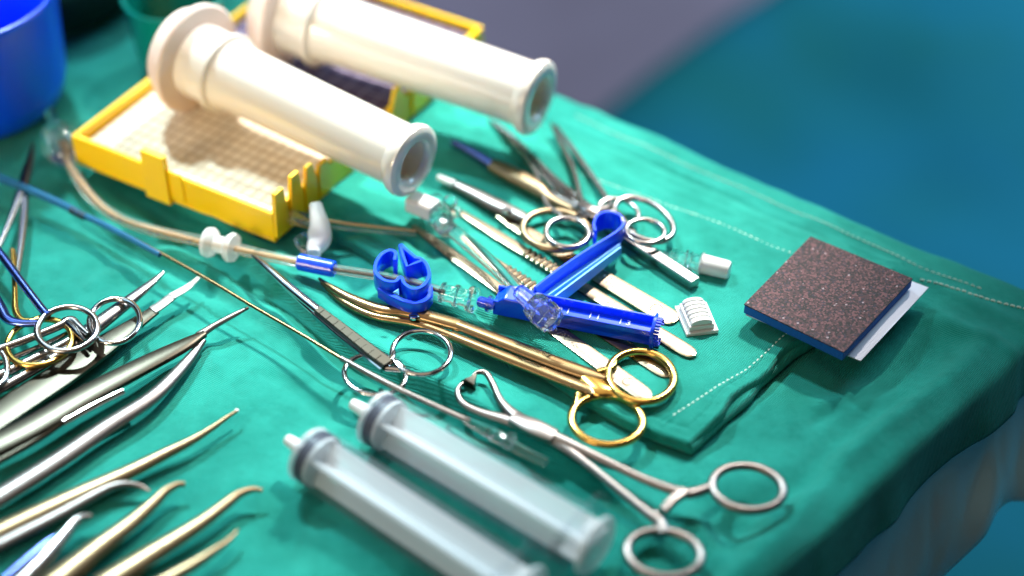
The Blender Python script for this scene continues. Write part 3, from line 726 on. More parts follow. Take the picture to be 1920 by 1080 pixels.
MB().lathe(P(744, 548, zc + .38), P(744, 546, zc + .52), [(0, .17), (.06, .15), (.08, .08)], 3).build('moulded_mark', M['light_blue'], t_, smooth=10)

# --- blue device: bar + folded arm
A, B = P(930, 576, .78), P(1222, 634, .78); AX = (B - A).normalized(); SD = AX.cross(ZU).normalized(); L = (B - A).length   # SD points towards the viewer
if SD.y > 0: SD = -SD
t_ = thing('compression_device', 'bright blue hinged plastic device with a toothed end and a hooked arm', 'blue device', A)
mb = MB(); hw = .42; hb = .82
mb.box(A - SD * hw, AX, SD, ZU, L, 2 * hw, .48)                                   # floor
mb.box(A - SD * hw + ZU * .2, AX, SD, ZU, L, .10, hb - .2)                      # far wall
mb.box(A + SD * (hw - .10) + ZU * .2, AX, SD, ZU, L, .10, hb - .32)                  # near wall
bar = mb.build('bar', M['blue'], t_, bevel=.02)
mb = MB(); s0 = A - AX * .02
pts2 = [(-.02, .0), (1.9, 0), (2.2, .2), (1.9, hb + .02), (.45, hb + .10), (-.02, hb - .3)]
bl = 0
for sdv in (-hw - .01, hw + .01):
    for d_, z_ in pts2: mb.v.append(A + AX * d_ + SD * sdv + ZU * z_)
nn = len(pts2); mb.f = [tuple(range(nn)), tuple(reversed(range(nn, 2 * nn)))] + [(i, (i + 1) % nn, nn + (i + 1) % nn, nn + i) for i in range(nn)]
mb.build('hinge_block', M['blue'], t_, bevel=.06)
mb = MB()
cc = B + AX * .02 + ZU * .40
ptsp = [cc + SD * (.62 * math.cos(q_)) * 1.0 + ZU * (.66 * math.sin(q_)) for q_ in np.linspace(0, 2 * math.pi, 29)[:-1]]
ptsp = [cc + SD * max(-.62, min(.62, (p_ - cc).dot(SD) * 1.15)) + ZU * (p_ - cc).z for p_ in ptsp]
for e_ in (0, .14):
    for p_ in ptsp: mb.v.append(p_ + AX * e_)
nn = len(ptsp); mb.f = [tuple(range(nn)), tuple(reversed(range(nn, 2 * nn)))] + [(i, (i + 1) % nn, nn + (i + 1) % nn, nn + i) for i in range(nn)]
ep = mb.build('end_plate', M['blue'], t_, bevel=.02)
mb = MB()
for k in range(20):
    q_ = math.radians(-100 + k * 15.0); c_ = cc + SD * (.50 * math.cos(q_)) + ZU * (.54 * math.sin(q_)) + AX * .13
    mb.sweep([c_, c_ + AX * .2], .055, circle_sec(6))
mb.build('teeth', M['blue'], ep)
def txt(body, p_, xdir, size, mat_, parent, ext=.01):
    cu = bpy.data.curves.new('lettering', 'FONT'); cu.body = body; cu.size = size * S; cu.align_x = 'CENTER'; cu.align_y = 'CENTER'; cu.extrude = ext * S
    cu.materials.append(mat_)
    return text_mesh(cu, 'lettering', parent, (p_ - V3(parent['_o'])) * S, math.atan2(xdir.y, xdir.x))
for d_, bd in ((2.75, '2 1'), (3.95, '1 1'), (5.15, '1 3')):
    txt(bd, A + AX * d_ - SD * .04 + ZU * .49, AX, .40, M['mark'], t_)
# arm
za = 1.45
arm = [(1003, 553), (1040, 524), (1090, 489), (1140, 458), (1160, 444), (1168, 432), (1163, 420), (1148, 413), (1132, 413), (1119, 420), (1113, 434), (1116, 448)]
q_ = catmull([P(a, b__, za) for a, b__ in arm], 5)
hts = [(.06, .40 if i < len(q_) * .5 else .44) for i in range(len(q_))]
ar = MB().sweep(q_, hts, rrect(.25)).build('hook_arm', M['blue'], t_, smooth=50)
a0, a1 = P(1040, 566, za - .15), P(1163, 470, za - .25)
MB().sweep([a0, (a0 + a1) / 2, a1], [(.05, .30), (.05, .26), (.05, .2)], rrect(.25)).build('arm_wall', M['light_blue'], ar, smooth=50)
mb = MB(); pA = [P(1006, 556, za - .2), P(1042, 566, za - .2), P(1163, 472, za - .25), P(1160, 446, za - .3)]
for dz in (0, -.08):
    for p_ in pA: mb.v.append(p_ + ZU * dz)
mb.f = [(0, 1, 2, 3), (7, 6, 5, 4)] + [(i, 4 + i, 4 + (i + 1) % 4, (i + 1) % 4) for i in range(4)]
mb.build('arm_floor', M['light_blue'], ar)
MB().sweep([P(1022, 560, za - .12), P(1162, 460, za - .2)], [(.03, .08)] * 2, rrect(.25)).build('stiffening_rib', M['light_blue'], ar)

# --- clear luer lock lying across the blue bar
t_ = thing('luer_connector', 'faceted clear luer connector resting across the blue bar', 'connector', P(1010, 578, 1.5))
lathe_px(MB(), (972, 545, 1.95), (1008, 577, 1.98), [(0, .22), (.05, .30), (.5, .34), (.9, .36), (1, .42)], 12).build('neck', M['clear'], t_, smooth=20)
lathe_px(MB(), (1000, 570, 1.98), (1038, 603, 1.95), [(0, .40), (.06, .56), (.45, .60), (.5, .52), (.56, .60), (.94, .56), (1, .46)], 8).build('faceted_nut', M['clear'], t_, smooth=15)
lathe_px(MB(), (976, 549, 1.95), (1034, 600, 1.95), [(0, .08), (.5, .1), (.55, .2), (1, .22)], 12).build('core', M['frost'], t_)
mb = MB(); a_, b__ = P(972, 545, 1.95), P(1008, 577, 1.98); d_ = (b__ - a_).normalized(); s1 = d_.cross(ZU).normalized(); u1 = s1.cross(d_)
for k in range(6):
    th = k * math.pi / 3; off = (s1 * math.cos(th) + u1 * math.sin(th)) * .36
    mb.sweep([a_ + off * .8 + d_ * .1, b__ + off], .035, circle_sec(6))
mb.build('grip_ribs', M['clear'], t_)

# --- long clear tube with valve cluster
t_ = thing('extension_tube', 'straight clear tube running from a clear valve cluster to the blue bar', 'tubing', P(840, 430, .6))
tubeline([(826, 415, 1.15, .30), (900, 475, 1.35, .30), (978, 548, 1.6, .28)], M['clear'], 'tube', t_, 4, 16)
tubeline([(826, 415, 1.2, .10), (900, 475, 1.4, .10), (978, 548, 1.65, .10)], M['frost'], 'inner_lumen', t_, 4)
vb = lathe_px(MB(), (810, 372, 1.2), (838, 432, 1.2), [(0, .3), (.1, .46), (.4, .40), (.5, .55), (.7, .50), (1, .35)], 12).build('valve_body', M['clear'], t_, smooth=25)
for a_, b__, r_ in (((838, 372, 1.5), (850, 384, 1.4), .30), ((848, 392, 1.3), (860, 402, 1.2), .28), ((822, 418, 1.5), (836, 430, 1.4), .32)):
    lathe_px(MB(), a_, b__, [(0, r_ * .8), (.2, r_), (.8, r_), (1, r_ * .8)], 14).build('valve_knob', M['clear'], t_)
MB().arm([(770, 376, 1.35, .85, .75), (816, 396, 1.35, .85, .75)], rrect(.3)).build('valve_cap', M['cap'], t_, smooth=30, bevel=.05)

# --- stopcock by the yellow box
t_ = thing('stopcock', 'milky stopcock lever with two short clear barrels, standing at the yellow box corner', 'stopcock', P(592, 450, .5))
q_ = catmull([(*P(592, 386, 1.7), .20, .30), (*P(596, 408, 1.5), .26, .34), (*P(600, 430, 1.2), .34, .36), (*P(598, 450, .9), .34, .34), (*P(590, 466, .75), .24, .3), (*P(588, 476, .7), .2, .24)], 4)
MB().sweep([x[:3] for x in q_], [(x[3] * 1.3, x[4]) for x in q_], rrect(.4)).build('lever', M['milky'], t_, smooth=50)
for a_, b__ in (((530, 396, 1.5), (592, 410, 1.35)), ((528, 411, 1.2), (590, 424, 1.1))):
    lathe_px(MB(), a_, b__, [(0, .12), (.04, .22), (.12, .22), (.14, .14), (.9, .16), (1, .16)], 16).build('barrel', M['clear'], t_)
tubeline([(600, 412, 1.3, .07), (665, 421, 1.0, .07), (780, 433, .7, .05)], M['amber_tube'], 'fine_tube', t_)
tubeline([(600, 424, 1.15, .07), (665, 431, .9, .07), (780, 440, .62, .05)], M['tube'], 'fine_tube', t_)
lathe_px(MB(), (560, 462, .75), (580, 448, .8), [(0, .25), (.1, .38), (.9, .38), (1, .3)], 18).build('side_port', M['clear'], t_)

# --- long catheter with guide wire
t_ = thing('catheter', 'long thin catheter running from the corner clamp under the syringe edge', 'catheter', P(470, 575, .6))
tubeline([(-30, 322, .75, .19), (60, 358, .75, .18), (120, 385, .72, .17), (148, 400, .72, .16)], M['blue_tube'], 'thick_section', t_)
tubeline([(140, 397, .73, .15), (200, 424, .75, .14), (300, 478, .82, .12)], M['blue_tube'], 'thick_section', t_)
tubeline([(230, 437, .78, .07), (300, 474, .84, .07), (400, 530, .95, .07), (470, 572, 1.02, .07), (560, 624, 1.1, .07), (640, 672, 1.16, .07), (705, 708, 1.18, .07)], M['gold_brown'], 'guide_wire', t_)
tubeline([(640, 672, 1.16, .10), (705, 708, 1.18, .12), (765, 738, 1.15, .11), (880, 790, 1.0, .10)], M['satin'], 'metal_sheath', t_)
tubeline([(870, 786, 1.0, .14), (905, 804, .9, .2), (930, 817, .82, .24), (960, 835, .75, .2), (1024, 868, .5, .18)], M['clear'], 'hub', t_)
for x, y, r_ in ((921, 812, .22), (953, 830, .26), (958, 820, .2)):
    lathe_px(MB(), (x - 6, y - 4, .9), (x + 6, y + 4, .88), [(0, r_ * .6), (.3, r_), (.7, r_), (1, r_ * .6)], 14).build('hub_bead', M['clear'], t_)
mb = MB()
for k in range(4):
    x, y = 134 + k * 7, 394 + k * 3.6; lathe_px(mb, (x, y, .73), (x + 4, y + 2, .73), [(0, .165), (1, .165)], 14)
mb.build('depth_band', M['ink'], t_)

# --- syringes
def syringe(label, p_front, p_back, R, nozz, z):
    a, b_ = P(*p_front, z), P(*p_back, z); L = (b_ - a).length; d_ = (b_ - a).normalized()
    t = thing('syringe', label, 'syringe', V3((a.x, a.y, 0)), 'large plastic syringes side by side')
    N = lambda name, mt, prof, parent=t, seg=40: MB().lathe(a, b_, prof, seg).build(name, mt, parent)
    bw = .09
    MB().lathe(a, b_, [(-.02, .3), (0, R * .8), (.10, R), (L, R), (L, R - bw), (.14, R - bw), (.1, .3)], 44, cap=False).build('barrel', M['frost'], t)
    off = V3((-d_.y, d_.x, 0)) * 0
    n0 = a - d_ * nozz
    MB().lathe(n0, a, [(0, .16), (.03, .2), (nozz * .96, .30), (nozz, .34)], 24).build('nozzle', M['frost_white'], t)
    gk = MB().lathe(a, b_, [(.30, R * .6), (.34, R - bw - .02), (.46, R - bw - .02), (.50, R - bw - .08), (.58, R - bw - .08), (.62, R - bw - .02), (.70, R - bw - .02)], 40).build('gasket', M['rubber'], t)
    pr = MB().lathe(a, b_, [(.68, R - bw - .2), (L + .1, R - bw - .2)], 8)
    MB().lathe(a, b_, [(.12, R * .3), (.12, R * .93), (.26, R * .9)], 40).build('shoulder', M['milky'], t)
    pr = MB(); s1 = d_.cross(ZU).normalized(); u1 = s1.cross(d_)
    pr.lathe(a, b_, [(.71, R - .16), (.86, R - .16)], 32)
    for v1, v2 in ((s1 * .7 + u1 * .7, s1 * -.7 + u1 * .7), (s1 * -.7 + u1 * .7, s1 * .7 + u1 * .7)):
        v1.normalize(); v2.normalize()
        pr.box(a + d_ * .8 - v1 * (R * .74) - v2 * .06, d_, v1, v2, L - .2, 2 * (R * .74), .12)
    pr.lathe(a, b_, [(L + .55, R * .9), (L + .60, R * .98), (L + .72, R * .98), (L + .78, R * .9)], 36)
    pr.box(a + d_ * (L - .2) - s1 * (R - .2) - u1 * .06, d_, s1, u1, .8, 2 * (R - .2), .12)
    pr.build('plunger', M['milky'], t, smooth=30)
    # flange
    mb = MB(); pts = []
    for q_ in np.linspace(0, 2 * math.pi, 41)[:-1]:
        ca_, sa_ = math.cos(q_), math.sin(q_)
        pts.append(b_ + s1 * (R * 1.62 * ca_) + u1 * (max(-1, min(1, sa_ * 1.25)) * R * 1.0))
    for e_ in (-.16, 0):
        for p_ in pts: mb.v.append(p_ + d_ * e_)
    nn = len(pts); mb.f = [tuple(range(nn)), tuple(reversed(range(nn, 2 * nn)))] + [(i, (i + 1) % nn, nn + (i + 1) % nn, nn + i) for i in range(nn)]
    mb.build('flange', M['frost'], t, bevel=.03)
    return t
syringe('translucent syringe with dark gasket, upper of the two, its nozzle beside the scissors ring', (700, 780), (1086, 1006), 1.12, 1.05, 1.14)
syringe('translucent syringe with dark gasket, lower of the two, running out of the picture', (575, 848), (955, 1098), 1.12, 1.0, 1.14)

# --- instruments lower left
def instrument(name, label, cat, org, parts, group='curved clamp tips pointing in at the lower left'):
    t = thing(name, label, cat, P(*org), group)
    for nm, mt, rows, sec in parts: MB().arm([(r[0], r[1], r[2] + .03, r[3] * 1.18, r[4] * 1.1) for r in rows], sec).build(nm, mt, t, smooth=40)
    return t
R1, RR = circle_sec(16), rrect(.3)
ws, ss, ds = M['warm_steel'], M['steel'], M['dark_steel']
instrument('dissecting_forceps', 'dark pointed forceps whose bright nose meets the thin catheter', 'forceps', (250, 720, .2), [
    ('nose', M['satin'], [(466, 577, .75, .10, .1), (440, 590, .7, .2, .16), (400, 612, .62, .24, .2), (372, 630, .58, .34, .26)], R1),
    ('arm', ds, [(384, 626, .62, .22, .2), (340, 650, .66, .50, .24), (260, 690, .72, .70, .26), (150, 748, .78, .80, .28), (60, 800, .82, .86, .28), (-40, 850, .85, .86, .28)], RR),
    ('arm', M['satin'], [(382, 638, .46, .2, .2), (345, 685, .44, .42, .3), (285, 745, .42, .56, .34), (200, 800, .42, .64, .36), (100, 868, .42, .70, .36), (-40, 955, .42, .76, .36)], R1),
    ('guide_pin', M['shiny'], [(231, 733, .75, .24, .2), (180, 758, .75, .26, .22), (118, 792, .75, .26, .22)], R1),
    ('guide_rod', ds, [(120, 790, .7, .22, .2), (60, 830, .7, .24, .2), (-40, 885, .7, .26, .2)], R1)], group=None)
instrument('flat_forceps', 'wide flat dark forceps with a stepped bright blade tip', 'forceps', (200, 645, .2), [
    ('tip', M['cap'], [(372, 521, .55, .12, .06), (350, 540, .52, .26, .07), (322, 556, .5, .30, .08)], RR),
    ('step', M['satin'], [(324, 555, .45, .34, .08), (302, 572, .45, .36, .09), (286, 582, .45, .38, .1)], RR),
    ('arm', ds, [(290, 582, .38, .40, .12), (262, 602, .38, .50, .16), (200, 645, .38, .86, .18), (120, 700, .38, 1.05, .2), (40, 752, .38, 1.1, .2), (-40, 805, .38, 1.1, .2)], RR)], group=None)
instrument('needle_holder', 'bright tapered needle holder passing under the pair of finger rings', 'needle holder', (180, 600, .3), [
    ('jaw', ss, [(306, 511, .62, .14, .12), (285, 530, .62, .30, .2), (250, 558, .62, .46, .3), (200, 596, .62, .60, .4), (150, 634, .62, .66, .42)], R1),
    ('shank', ss, [(160, 622, .6, .34, .3), (90, 660, .6, .36, .3), (-40, 722, .6, .4, .3)], R1),
    ('shank', ss, [(150, 640, .55, .34, .3), (80, 684, .55, .36, .3), (-40, 752, .55, .4, .3)], R1)], group=None)
lab = ['long brownish clamp with a tiny pale ball tip, longest of the clamp tips',
       'short curved clamp jaw hooking to the right above the forked pair',
       'clamp with a blunt bent tip, second from the left frame corner',
       'clamp with a bluish hooked tip, nearest the lower left frame corner',
       'clamp with a shiny bent tip beside the lower syringe shadow',
       'thin dark pointed clamp tip, lowest of the clamp tips']
c1 = [(444, 771, .50, .08, .1), (425, 783, .48, .15, .15), (400, 801, .44, .20, .2), (360, 826, .40, .30, .28), (310, 851, .38, .42, .34), (240, 886, .38, .54, .38), (120, 940, .38, .66, .4), (-40, 1016, .38, .72, .42)]
t_ = instrument('clamp', lab[0], 'clamp', (240, 886, 0), [('jaw', ws, c1, R1)])
p_ = P(444, 770, .52); MB().lathe(p_ - V3((.05, 0, 0)), p_ + V3((.05, 0, 0)), [(-.04, .02), (0, .07), (.06, .08), (.12, .05)], 12).build('ball_tip', M['cap'], t_)
instrument('clamp', lab[1], 'clamp', (220, 915, 0), [('jaw', M['satin'], [(281, 921, .28, .07, .08), (262, 911, .34, .16, .16), (235, 908, .38, .24, .24), (205, 915, .38, .32, .28), (165, 935, .36, .40, .3), (100, 970, .34, .44, .3), (-40, 1040, .34, .5, .3)], R1)])
instrument('clamp', lab[2], 'clamp', (250, 960, 0), [('jaw', ws, [(347, 908, .42, .16, .18), (332, 909, .44, .22, .22), (310, 922, .44, .30, .3), (286, 945, .42, .40, .34), (240, 985, .4, .56, .38), (180, 1030, .4, .70, .42), (95, 1098, .4, .85, .44)], R1)])
instrument('clamp', lab[3], 'clamp', (120, 1000, 0), [('jaw', ss, [(172, 968, .42, .18, .18), (155, 970, .44, .24, .24), (138, 982, .44, .34, .3), (115, 1010, .42, .46, .36), (80, 1050, .42, .56, .4), (30, 1100, .42, .66, .4)], R1),
    ('shank', M['blue_steel'], [(110, 1005, .3, .2, .3), (70, 1035, .3, .4, .3), (0, 1095, .3, .4, .3)], R1)])
instrument('clamp', lab[4], 'clamp', (360, 990, 0), [('jaw', ws, [(492, 920, .36, .10, .14), (472, 918, .40, .20, .2), (446, 928, .42, .30, .28), (415, 952, .42, .40, .32), (370, 985, .4, .50, .36), (290, 1035, .4, .66, .4), (190, 1098, .4, .8, .42)], R1)])
instrument('clamp', lab[5], 'clamp', (400, 1030, 0), [('jaw', ws, [(446, 995, .32, .06, .1), (430, 1012, .34, .16, .16), (400, 1034, .36, .28, .26), (360, 1060, .36, .40, .32), (290, 1100, .36, .5, .36)], R1)])

# --- cluster at the left edge
t_ = ringed('hemostat', 'blue reflecting clamp whose ring overlaps a second ring at the left edge', 'clamp', (60, 580, .4), (ss, M['blue_steel'], ss),
    shanks=[[(-40, 425, 1.3, .34, .3), (0, 475, 1.25, .36, .3), (45, 535, 1.2, .34, .3), (82, 583, 1.15, .34, .3), (92, 590, 1.15, .3, .3)],
            [(-40, 500, 1.1, .4, .3), (0, 575, 1.1, .44, .3), (14, 598, 1.1, .4, .3), (40, 606, 1.12, .34, .28), (70, 606, 1.15, .3, .26)]],
    rings=[(126, 617, 57, 41, -8, 1.15, .26, .24)])
t_ = ringed('hemostat', 'polished clamp lying lowest, its ring rightmost of the overlapping rings', 'clamp', (120, 640, .4), (ss, ss, M['shiny']),
    shanks=[[(-40, 668, .86, .34, .3), (40, 640, .88, .34, .3), (110, 612, .9, .34, .3), (132, 600, .92, .4, .3), (148, 612, .95, .3, .28), (166, 628, .98, .22, .24)]],
    rings=[(215, 602, 48, 41, -14, 1.0, .24, .22)])
MB().arm([(120, 600, .92, .3, .26), (136, 612, .94, .34, .26), (150, 630, .95, .22, .22), (160, 640, .97, .18, .2)], R1).build('ring_web', M['shiny'], t_)
t_ = ringed('hemostat', 'golden ringed clamp mostly hidden beneath the polished finger rings', 'clamp', (70, 640, .4), (g, g, g),
    shanks=[[(24, 470, .8, .24, .26), (28, 540, .8, .24, .26), (30, 585, .8, .3, .26), (50, 602, .82, .24, .24), (92, 590, .86, .2, .22)]],
    rings=[(74, 642, 62, 42, -14, .86, .26, .24)])
t_ = ringed('hemostat', 'clamp at the left frame edge with only one curved ring side in view', 'clamp', (-10, 690, .3), (ss, ss, ss),
    shanks=[[(-60, 640, .8, .3, .26), (-30, 652, .8, .28, .26), (0, 648, .8, .2, .22)]], rings=[(-20, 690, 34, 40, 0, .8, .26, .24)])
t_ = ringed('scissors', 'slim steel scissors standing open below the blue basin, dark tip upward', 'scissors', (42, 350, .3), (ds, ss, ss),
    jaws=[[(62, 268, .6, .10, .12), (58, 290, .6, .28, .2), (50, 322, .62, .44, .26), (42, 352, .64, .5, .28)]],
    shanks=[[(44, 345, .62, .4, .26), (30, 385, .62, .30, .26), (12, 430, .62, .26, .26), (-20, 500, .62, .26, .26)],
            [(44, 345, .5, .4, .26), (47, 385, .52, .34, .28), (42, 440, .56, .32, .28), (34, 500, .6, .28, .26), (28, 545, .64, .24, .26)]])
for k, (y0, y1) in enumerate(((618, 700), (640, 716))):
    t_ = instrument('probe', ['slender steel rod lying under the golden ring', 'second slender steel rod below the golden ring, nearer the flat forceps'][k], 'probe', (40, y0 + 40, .2),
        [('shaft', ss, [(150, y0 - 6, .45, .16, .16), (80, y0 + 30, .45, .2, .2), (-40, y1 - 4, .45, .24, .2)], R1)], group=None)

# --- instruments behind the blue hook
t_ = ringed('needle_holder', 'thick steel needle holder with a dark blue sleeved tip, behind the blue hook', 'needle holder', (980, 350, .5), (M['blue_steel'], ws, ws),
    jaws=[[(850, 268, .75, .3, .4), (888, 288, .78, .46, .5), (928, 312, .8, .56, .55)]],
    shanks=[[(924, 311, .85, .7, .55), (960, 328, .9, .9, .6), (1005, 352, .9, .8, .56), (1030, 372, .9, .45, .4), (1060, 388, .9, .36, .36), (1110, 408, .95, .34, .34), (1140, 415, 1.0, .3, .3)]],
    rings=[])
t_ = ringed('hemostat', 'steel clamp with a golden tinted oval ring, left of the blue hook', 'clamp', (950, 390, .5), (M['cap'], M['satin'], M['warm_steel']),
    jaws=[[(822, 332, .9, .28, .26), (846, 343, .9, .34, .3), (852, 346, .9, .3, .3)]],
    shanks=[[(846, 343, .8, .5, .34), (885, 362, .82, .62, .4), (930, 385, .85, .74, .44), (975, 405, .9, .6, .4), (990, 415, .95, .4, .3)]],
    rings=[(1042, 432, 62, 36, 6, 1.0, .32, .30)], screw=(950, 394, 1.1, .2))
t_ = ringed('hemostat', 'small steel clamp whose little round ring sits inside the golden tinted ring', 'clamp', (1060, 400, .5), (ss, ss, ss),
    shanks=[[(918, 226, .7, .14, .2), (950, 255, .75, .26, .24), (985, 295, .8, .28, .26), (1008, 335, .85, .26, .26), (1024, 382, .95, .3, .28), (1048, 402, 1.1, .26, .26), (1055, 412, 1.15, .2, .2)],
            [(930, 232, .6, .14, .2), (975, 270, .65, .24, .24), (1035, 330, .7, .24, .24), (1090, 376, .8, .3, .28), (1120, 400, .9, .4, .3)]],
    rings=[(1064, 437, 40, 27, 6, 1.2, .26, .26)])
t_ = ringed('hemostat', 'slender open clamp with the larger of two linked rings, right of the blue hook', 'clamp', (1120, 380, .5), (ss, ss, ss),
    shanks=[[(1034, 234, .7, .14, .2), (1052, 270, .75, .26, .26), (1075, 320, .8, .24, .26), (1088, 372, .9, .28, .28), (1100, 396, 1.0, .5, .34), (1130, 402, 1.05, .4, .3), (1150, 398, 1.1, .26, .24)],
            [(1042, 236, .62, .14, .2), (1072, 278, .68, .26, .26), (1110, 330, .72, .24, .26), (1145, 384, .85, .28, .28), (1170, 418, .95, .4, .3), (1195, 446, 1.0, .26, .24)]],
    rings=[(1207, 412, 60, 34, 28, 1.1, .26, .26)], ratchet=[[(1090, 392, 1.1, .3, .3), (1112, 398, 1.15, .36, .3), (1140, 390, 1.1, .3, .26)]])
t_ = ringed('hemostat', 'clamp with the smaller linked ring inside the larger one, by the blue hook', 'clamp', (1150, 410, .5), (ss, ss, ss),
    shanks=[[(1000, 345, .8, .3, .3), (1050, 372, .9, .3, .3), (1100, 400, 1.1, .4, .34), (1150, 412, 1.2, .3, .28), (1178, 420, 1.25, .22, .22)]],
    rings=[(1210, 434, 36, 22, 5, 1.3, .2, .2)], lock=[(1086, 386, 1.15, .4, .3), (1104, 394, 1.2, .5, .34), (1122, 400, 1.2, .4, .3)])

t_ = ringed('hemostat', 'steel clamp with crossed shanks lying under the pile left of the blue hook', 'clamp', (1020, 360, .5), (ss, M['shiny'], ss),
    shanks=[[(905, 300, .62, .16, .2), (950, 322, .66, .34, .28), (1010, 352, .7, .44, .32), (1060, 372, .74, .34, .3), (1120, 396, .8, .34, .3)],
            [(985, 296, .62, .14, .2), (1020, 330, .66, .28, .26), (1060, 368, .7, .40, .3), (1082, 398, .75, .34, .3)]],
    rings=[(1160, 398, 38, 24, 15, .95, .2, .2)], screw=(1062, 372, 1.0, .16), ratchet=[[(1078, 404, 1.0, .3, .26), (1092, 410, 1.05, .3, .26), (1106, 404, 1.0, .26, .24)]])

# --- yellow hinged needle box
zb, zr = T - .05, T + 1.45
c_front, c_left, c_right = P(516, 456, zb), P(143, 306, zb), P(987, 132, zb)
U = (c_left - c_front); LU = U.length; U.normalize(); W = (c_right - c_front); LW = W.length; W.normalize()
W = (W - U * W.dot(U)).normalized()
print('box', LU, LW, U, W)
t_ = thing('needle_box', 'open yellow hinged needle counter box with white and dark gridded pads', 'needle box', c_front)
half = LW / 2; wt = .24; hh = zr - zb
def tray(o_, name, near_h, far_h):
    mb = MB()
    mb.box(o_, U, W, ZU, LU, half - .1, .14)
    mb.box(o_ + ZU * .14, U, W, ZU, LU, wt, near_h - .14)
    mb.box(o_ + W * (half - .1 - wt) + ZU * .14, U, W, ZU, LU, wt, far_h - .14)
    mb.box(o_ + W * wt + ZU * .14, U, W, ZU, wt, half - .1 - 2 * wt, hh - .14)
    mb.box(o_ + U * (LU - wt) + W * wt + ZU * .14, U, W, ZU, wt, half - .1 - 2 * wt, hh - .14)
    return mb.build(name, M['yellow'], t_, bevel=.05)
tA = tray(c_front, 'tray', hh, hh); tB = tray(c_front + W * (half + .1), 'lid_tray', hh * .9, hh)
M['pad_white'] = grid_mat('foam_grid', (0.80, 0.70, 0.56), (0.50, 0.38, 0.24), 20, 13, width=.16)
add_bump(M['pad_white'], 1200, .3, .0006)
M['pad_dark'] = grid_mat('magnet_grid', (0.085, 0.06, 0.12), (0.30, 0.26, 0.36), 12, 8)
def pad(o_, name, mt, h0, h1, parent):
    mb = MB(); m_ = .35; mb.box(V3((0, 0, 0)), V3((1, 0, 0)), V3((0, 1, 0)), ZU, LU - 2 * m_, half - .1 - 2 * m_, h1 - h0)
    me_o = mb.build(name, mt, None, origin=V3((0, 0, 0)), bevel=.03)
    me_o.parent = parent; oo = o_ + U * m_ + W * m_ + ZU * h0 - V3(parent['_o'])
    me_o.location = oo * S; me_o.rotation_euler = (0, 0, math.atan2(U.y, U.x))
    if (U.x * W.y - U.y * W.x) < 0: me_o.scale = (1, -1, 1)
    return me_o
pad(c_front, 'foam_pad', M['pad_white'], .15, 1.0, tA); pad(c_front + W * (half + .1), 'magnet_pad', M['pad_dark'], .15, 1.15, tB)
# latch tabs
def tab(u, w_, wu, ww, z0, z1, taper=1.0, off=0):
    mb = MB(); o_ = c_front + U * u + W * w_
    b_ = len(mb.v)
    for z_, f_ in ((z0, 1), (z1, taper)):
        for i, j in ((-.5, -.5), (.5, -.5), (.5, .5), (-.5, .5)): mb.v.append(o_ + U * wu * i * f_ + W * ww * j + ZU * (z_))
    mb.f = [(3, 2, 1, 0), (4, 5, 6, 7), (0, 1, 5, 4), (1, 2, 6, 5), (2, 3, 7, 6), (3, 0, 4, 7)]
    mb.build('latch_tab', M['yellow'], t_, bevel=.03)
def u_at(px, py, z):
    p_ = P(px, py, z) - c_front; return p_.dot(U), p_.dot(W)
u0, _ = u_at(322, 345, zb + .3)
tab(u0, -.12, 1.3, .3, .02, hh + .95, .92)
tab(u0 - .95, -.04, .8, .12, .3, hh + .22, .9)
u1, _ = u_at(348, 340, zb)
for wv, h_, tp in ((.45, hh + .95, .8), (1.55, hh + 1.1, .75), (2.55, hh + .9, .6), (3.5, hh + .45, .9)):
    mb = MB(); o_ = c_front + U * (-.05) + W * wv
    for z_, f_ in ((.3, 1.25), (hh, 1.1), (h_, tp)):
        for i, j in ((-.5, -.5), (.5, -.5), (.5, .5), (-.5, .5)): mb.v.append(o_ + U * .2 * i + W * .68 * j * f_ + ZU * z_)
    mb.f = [(3, 2, 1, 0), (8, 9, 10, 11)] + [(k * 4 + i, k * 4 + (i + 1) % 4, k * 4 + 4 + (i + 1) % 4, k * 4 + 4 + i) for k in (0, 1) for i in range(4)]
    mb.build('latch_tab', M['yellow'], t_, bevel=.02)
for wv, h_ in ((half + .9, hh + .9), (half + 2.6, hh + .35), (half + 4.0, hh + .7)):
    mb = MB(); o_ = c_front + U * (-.05) + W * wv
    for z_, f_ in ((.3, 1.7), (hh, 1.5), (h_, .5)):
        for i, j in ((-.5, -.5), (.5, -.5), (.5, .5), (-.5, .5)): mb.v.append(o_ + U * .2 * i + W * .7 * j * f_ + ZU * z_)
    mb.f = [(3, 2, 1, 0), (8, 9, 10, 11)] + [(k * 4 + i, k * 4 + (i + 1) % 4, k * 4 + 4 + (i + 1) % 4, k * 4 + 4 + i) for k in (0, 1) for i in range(4)]
    mb.build('latch_tab', M['yellow'], t_, bevel=.02)

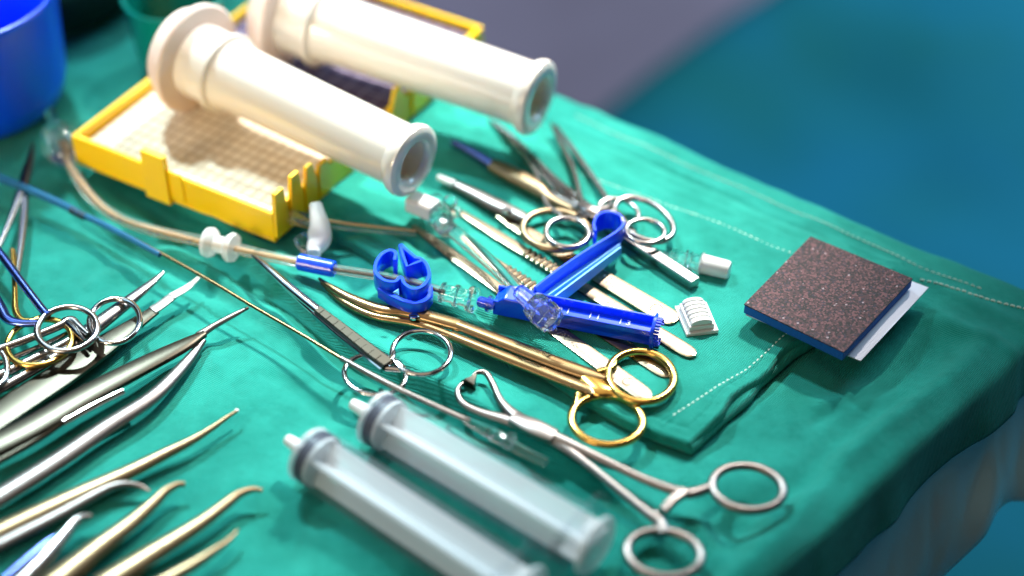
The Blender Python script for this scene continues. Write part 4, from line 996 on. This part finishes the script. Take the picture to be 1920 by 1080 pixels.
# --- white tubes with flanges (light handle covers)
def handle(label, lip, fl, zl, zf, rl, rt, k=1.0):
    b_, a = P(*lip, zl), P(*fl, zf); d_ = (b_ - a).normalized(); L = (b_ - a).length
    t = thing('light_handle_cover', label, 'handle cover', (a + b_) / 2 - ZU * 2, 'white tubular light handle covers')
    MB().lathe(a, b_, [(.05, rt * 1.14), (1.5, rt * 1.14), (1.58, rt * 1.25), (1.78, rt * 1.25), (1.9, rt * 1.08), (2.6, rt * 1.02), (3.4, rt), (L - .80, rl * .90), (L - .68, rl * .93), (L - .5, rl * 1.02), (L - .25, rl * 1.06), (L - .08, rl * 1.03), (L, rl * .93), (L + .03, rl * .80), (L + .0, rl * .66), (L - .12, rl * .585), (L - .25, rl * .57)], 56, cap=False).build('tube', M['white'], t)
    MB().lathe(a, b_, [(L - .24, rl * .575), (L - 1.3, rl * .56), (L - 1.35, .02)], 56, cap=False).build('bore', M['bore'], t)
    MB().lathe(a, b_, [(-.42, 2.30 * k), (-.38, 2.45 * k), (-.1, 2.5 * k), (0, 2.4 * k), (.05, rt)], 56).build('flange', M['cream'], t)
    MB().lathe(a, b_, [(-1.5, .9), (-1.45, 1.5), (-1.1, 2.0), (-.45, 2.15), (-.42, 2.0)], 48).build('end_cap', M['cream'], t)
handle('white flanged plastic tube nearer the camera, its open lip over the scalpel handles', (779, 305), (372, 112), 3.5, 4.0, 1.50, 1.44)
handle('white flanged plastic tube lying behind the other one across the yellow box', (1014, 186), (548, 28), 3.5, 4.1, 1.60, 1.52)

# --- basins and added shade fold at the back left
p0 = P(-92, -18, 6.2); p0.z = 0; R_ = 4.5
t_ = thing('basin', 'glossy cobalt blue plastic bowl with a rolled rim', 'bowl', p0)
prof = [(.05, .3), (.05, 2.6), (.3, 3.3), (.9, 3.95), (1.8, 4.2), (5.9, R_ - .02), (6.1, R_ + .08), (6.25, R_ + .04), (6.28, R_ - .08), (6.1, R_ - .2), (1.8, 3.95), (.9, 3.6), (.4, 2.6), (.3, .3)]
MB().lathe(p0, p0 + ZU, prof, 64, cap=False).build('wall', M['basin'], t_)
MB().lathe(p0, p0 + ZU, [(.04, .5), (.29, .5)], 32).build('base', M['basin'], t_)
p0 = P(322, -12, 3.9); p0.z = 0
t_ = thing('medicine_cup', 'translucent green plastic cup partly hidden behind the white flange', 'cup', p0)
k_ = .62
MB().lathe(p0, p0 + ZU, [(.05, .1), (.05, 1.5), (.3, 1.85), (.8, 2.0), (3.7, 2.25), (3.85, 2.36), (3.92, 2.3), (3.85, 2.16), (.8, 1.85), (.3, 1.6), (.2, .1)], 48, cap=False).build('wall', M['cup'], t_)
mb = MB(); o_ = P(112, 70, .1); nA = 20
tt = thing('folded_cloth', 'very dark green folded cloth between the blue bowl and the green cup', 'cloth', o_)  # dark fold added where deep shade falls beside the bowl
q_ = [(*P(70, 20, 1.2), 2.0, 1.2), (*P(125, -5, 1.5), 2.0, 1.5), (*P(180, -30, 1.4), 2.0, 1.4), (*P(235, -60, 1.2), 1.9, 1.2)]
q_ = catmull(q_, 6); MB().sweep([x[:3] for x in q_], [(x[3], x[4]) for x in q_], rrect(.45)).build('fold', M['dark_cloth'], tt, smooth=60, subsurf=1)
for o in bpy.data.objects:
    if '_o' in o: del o['_o']
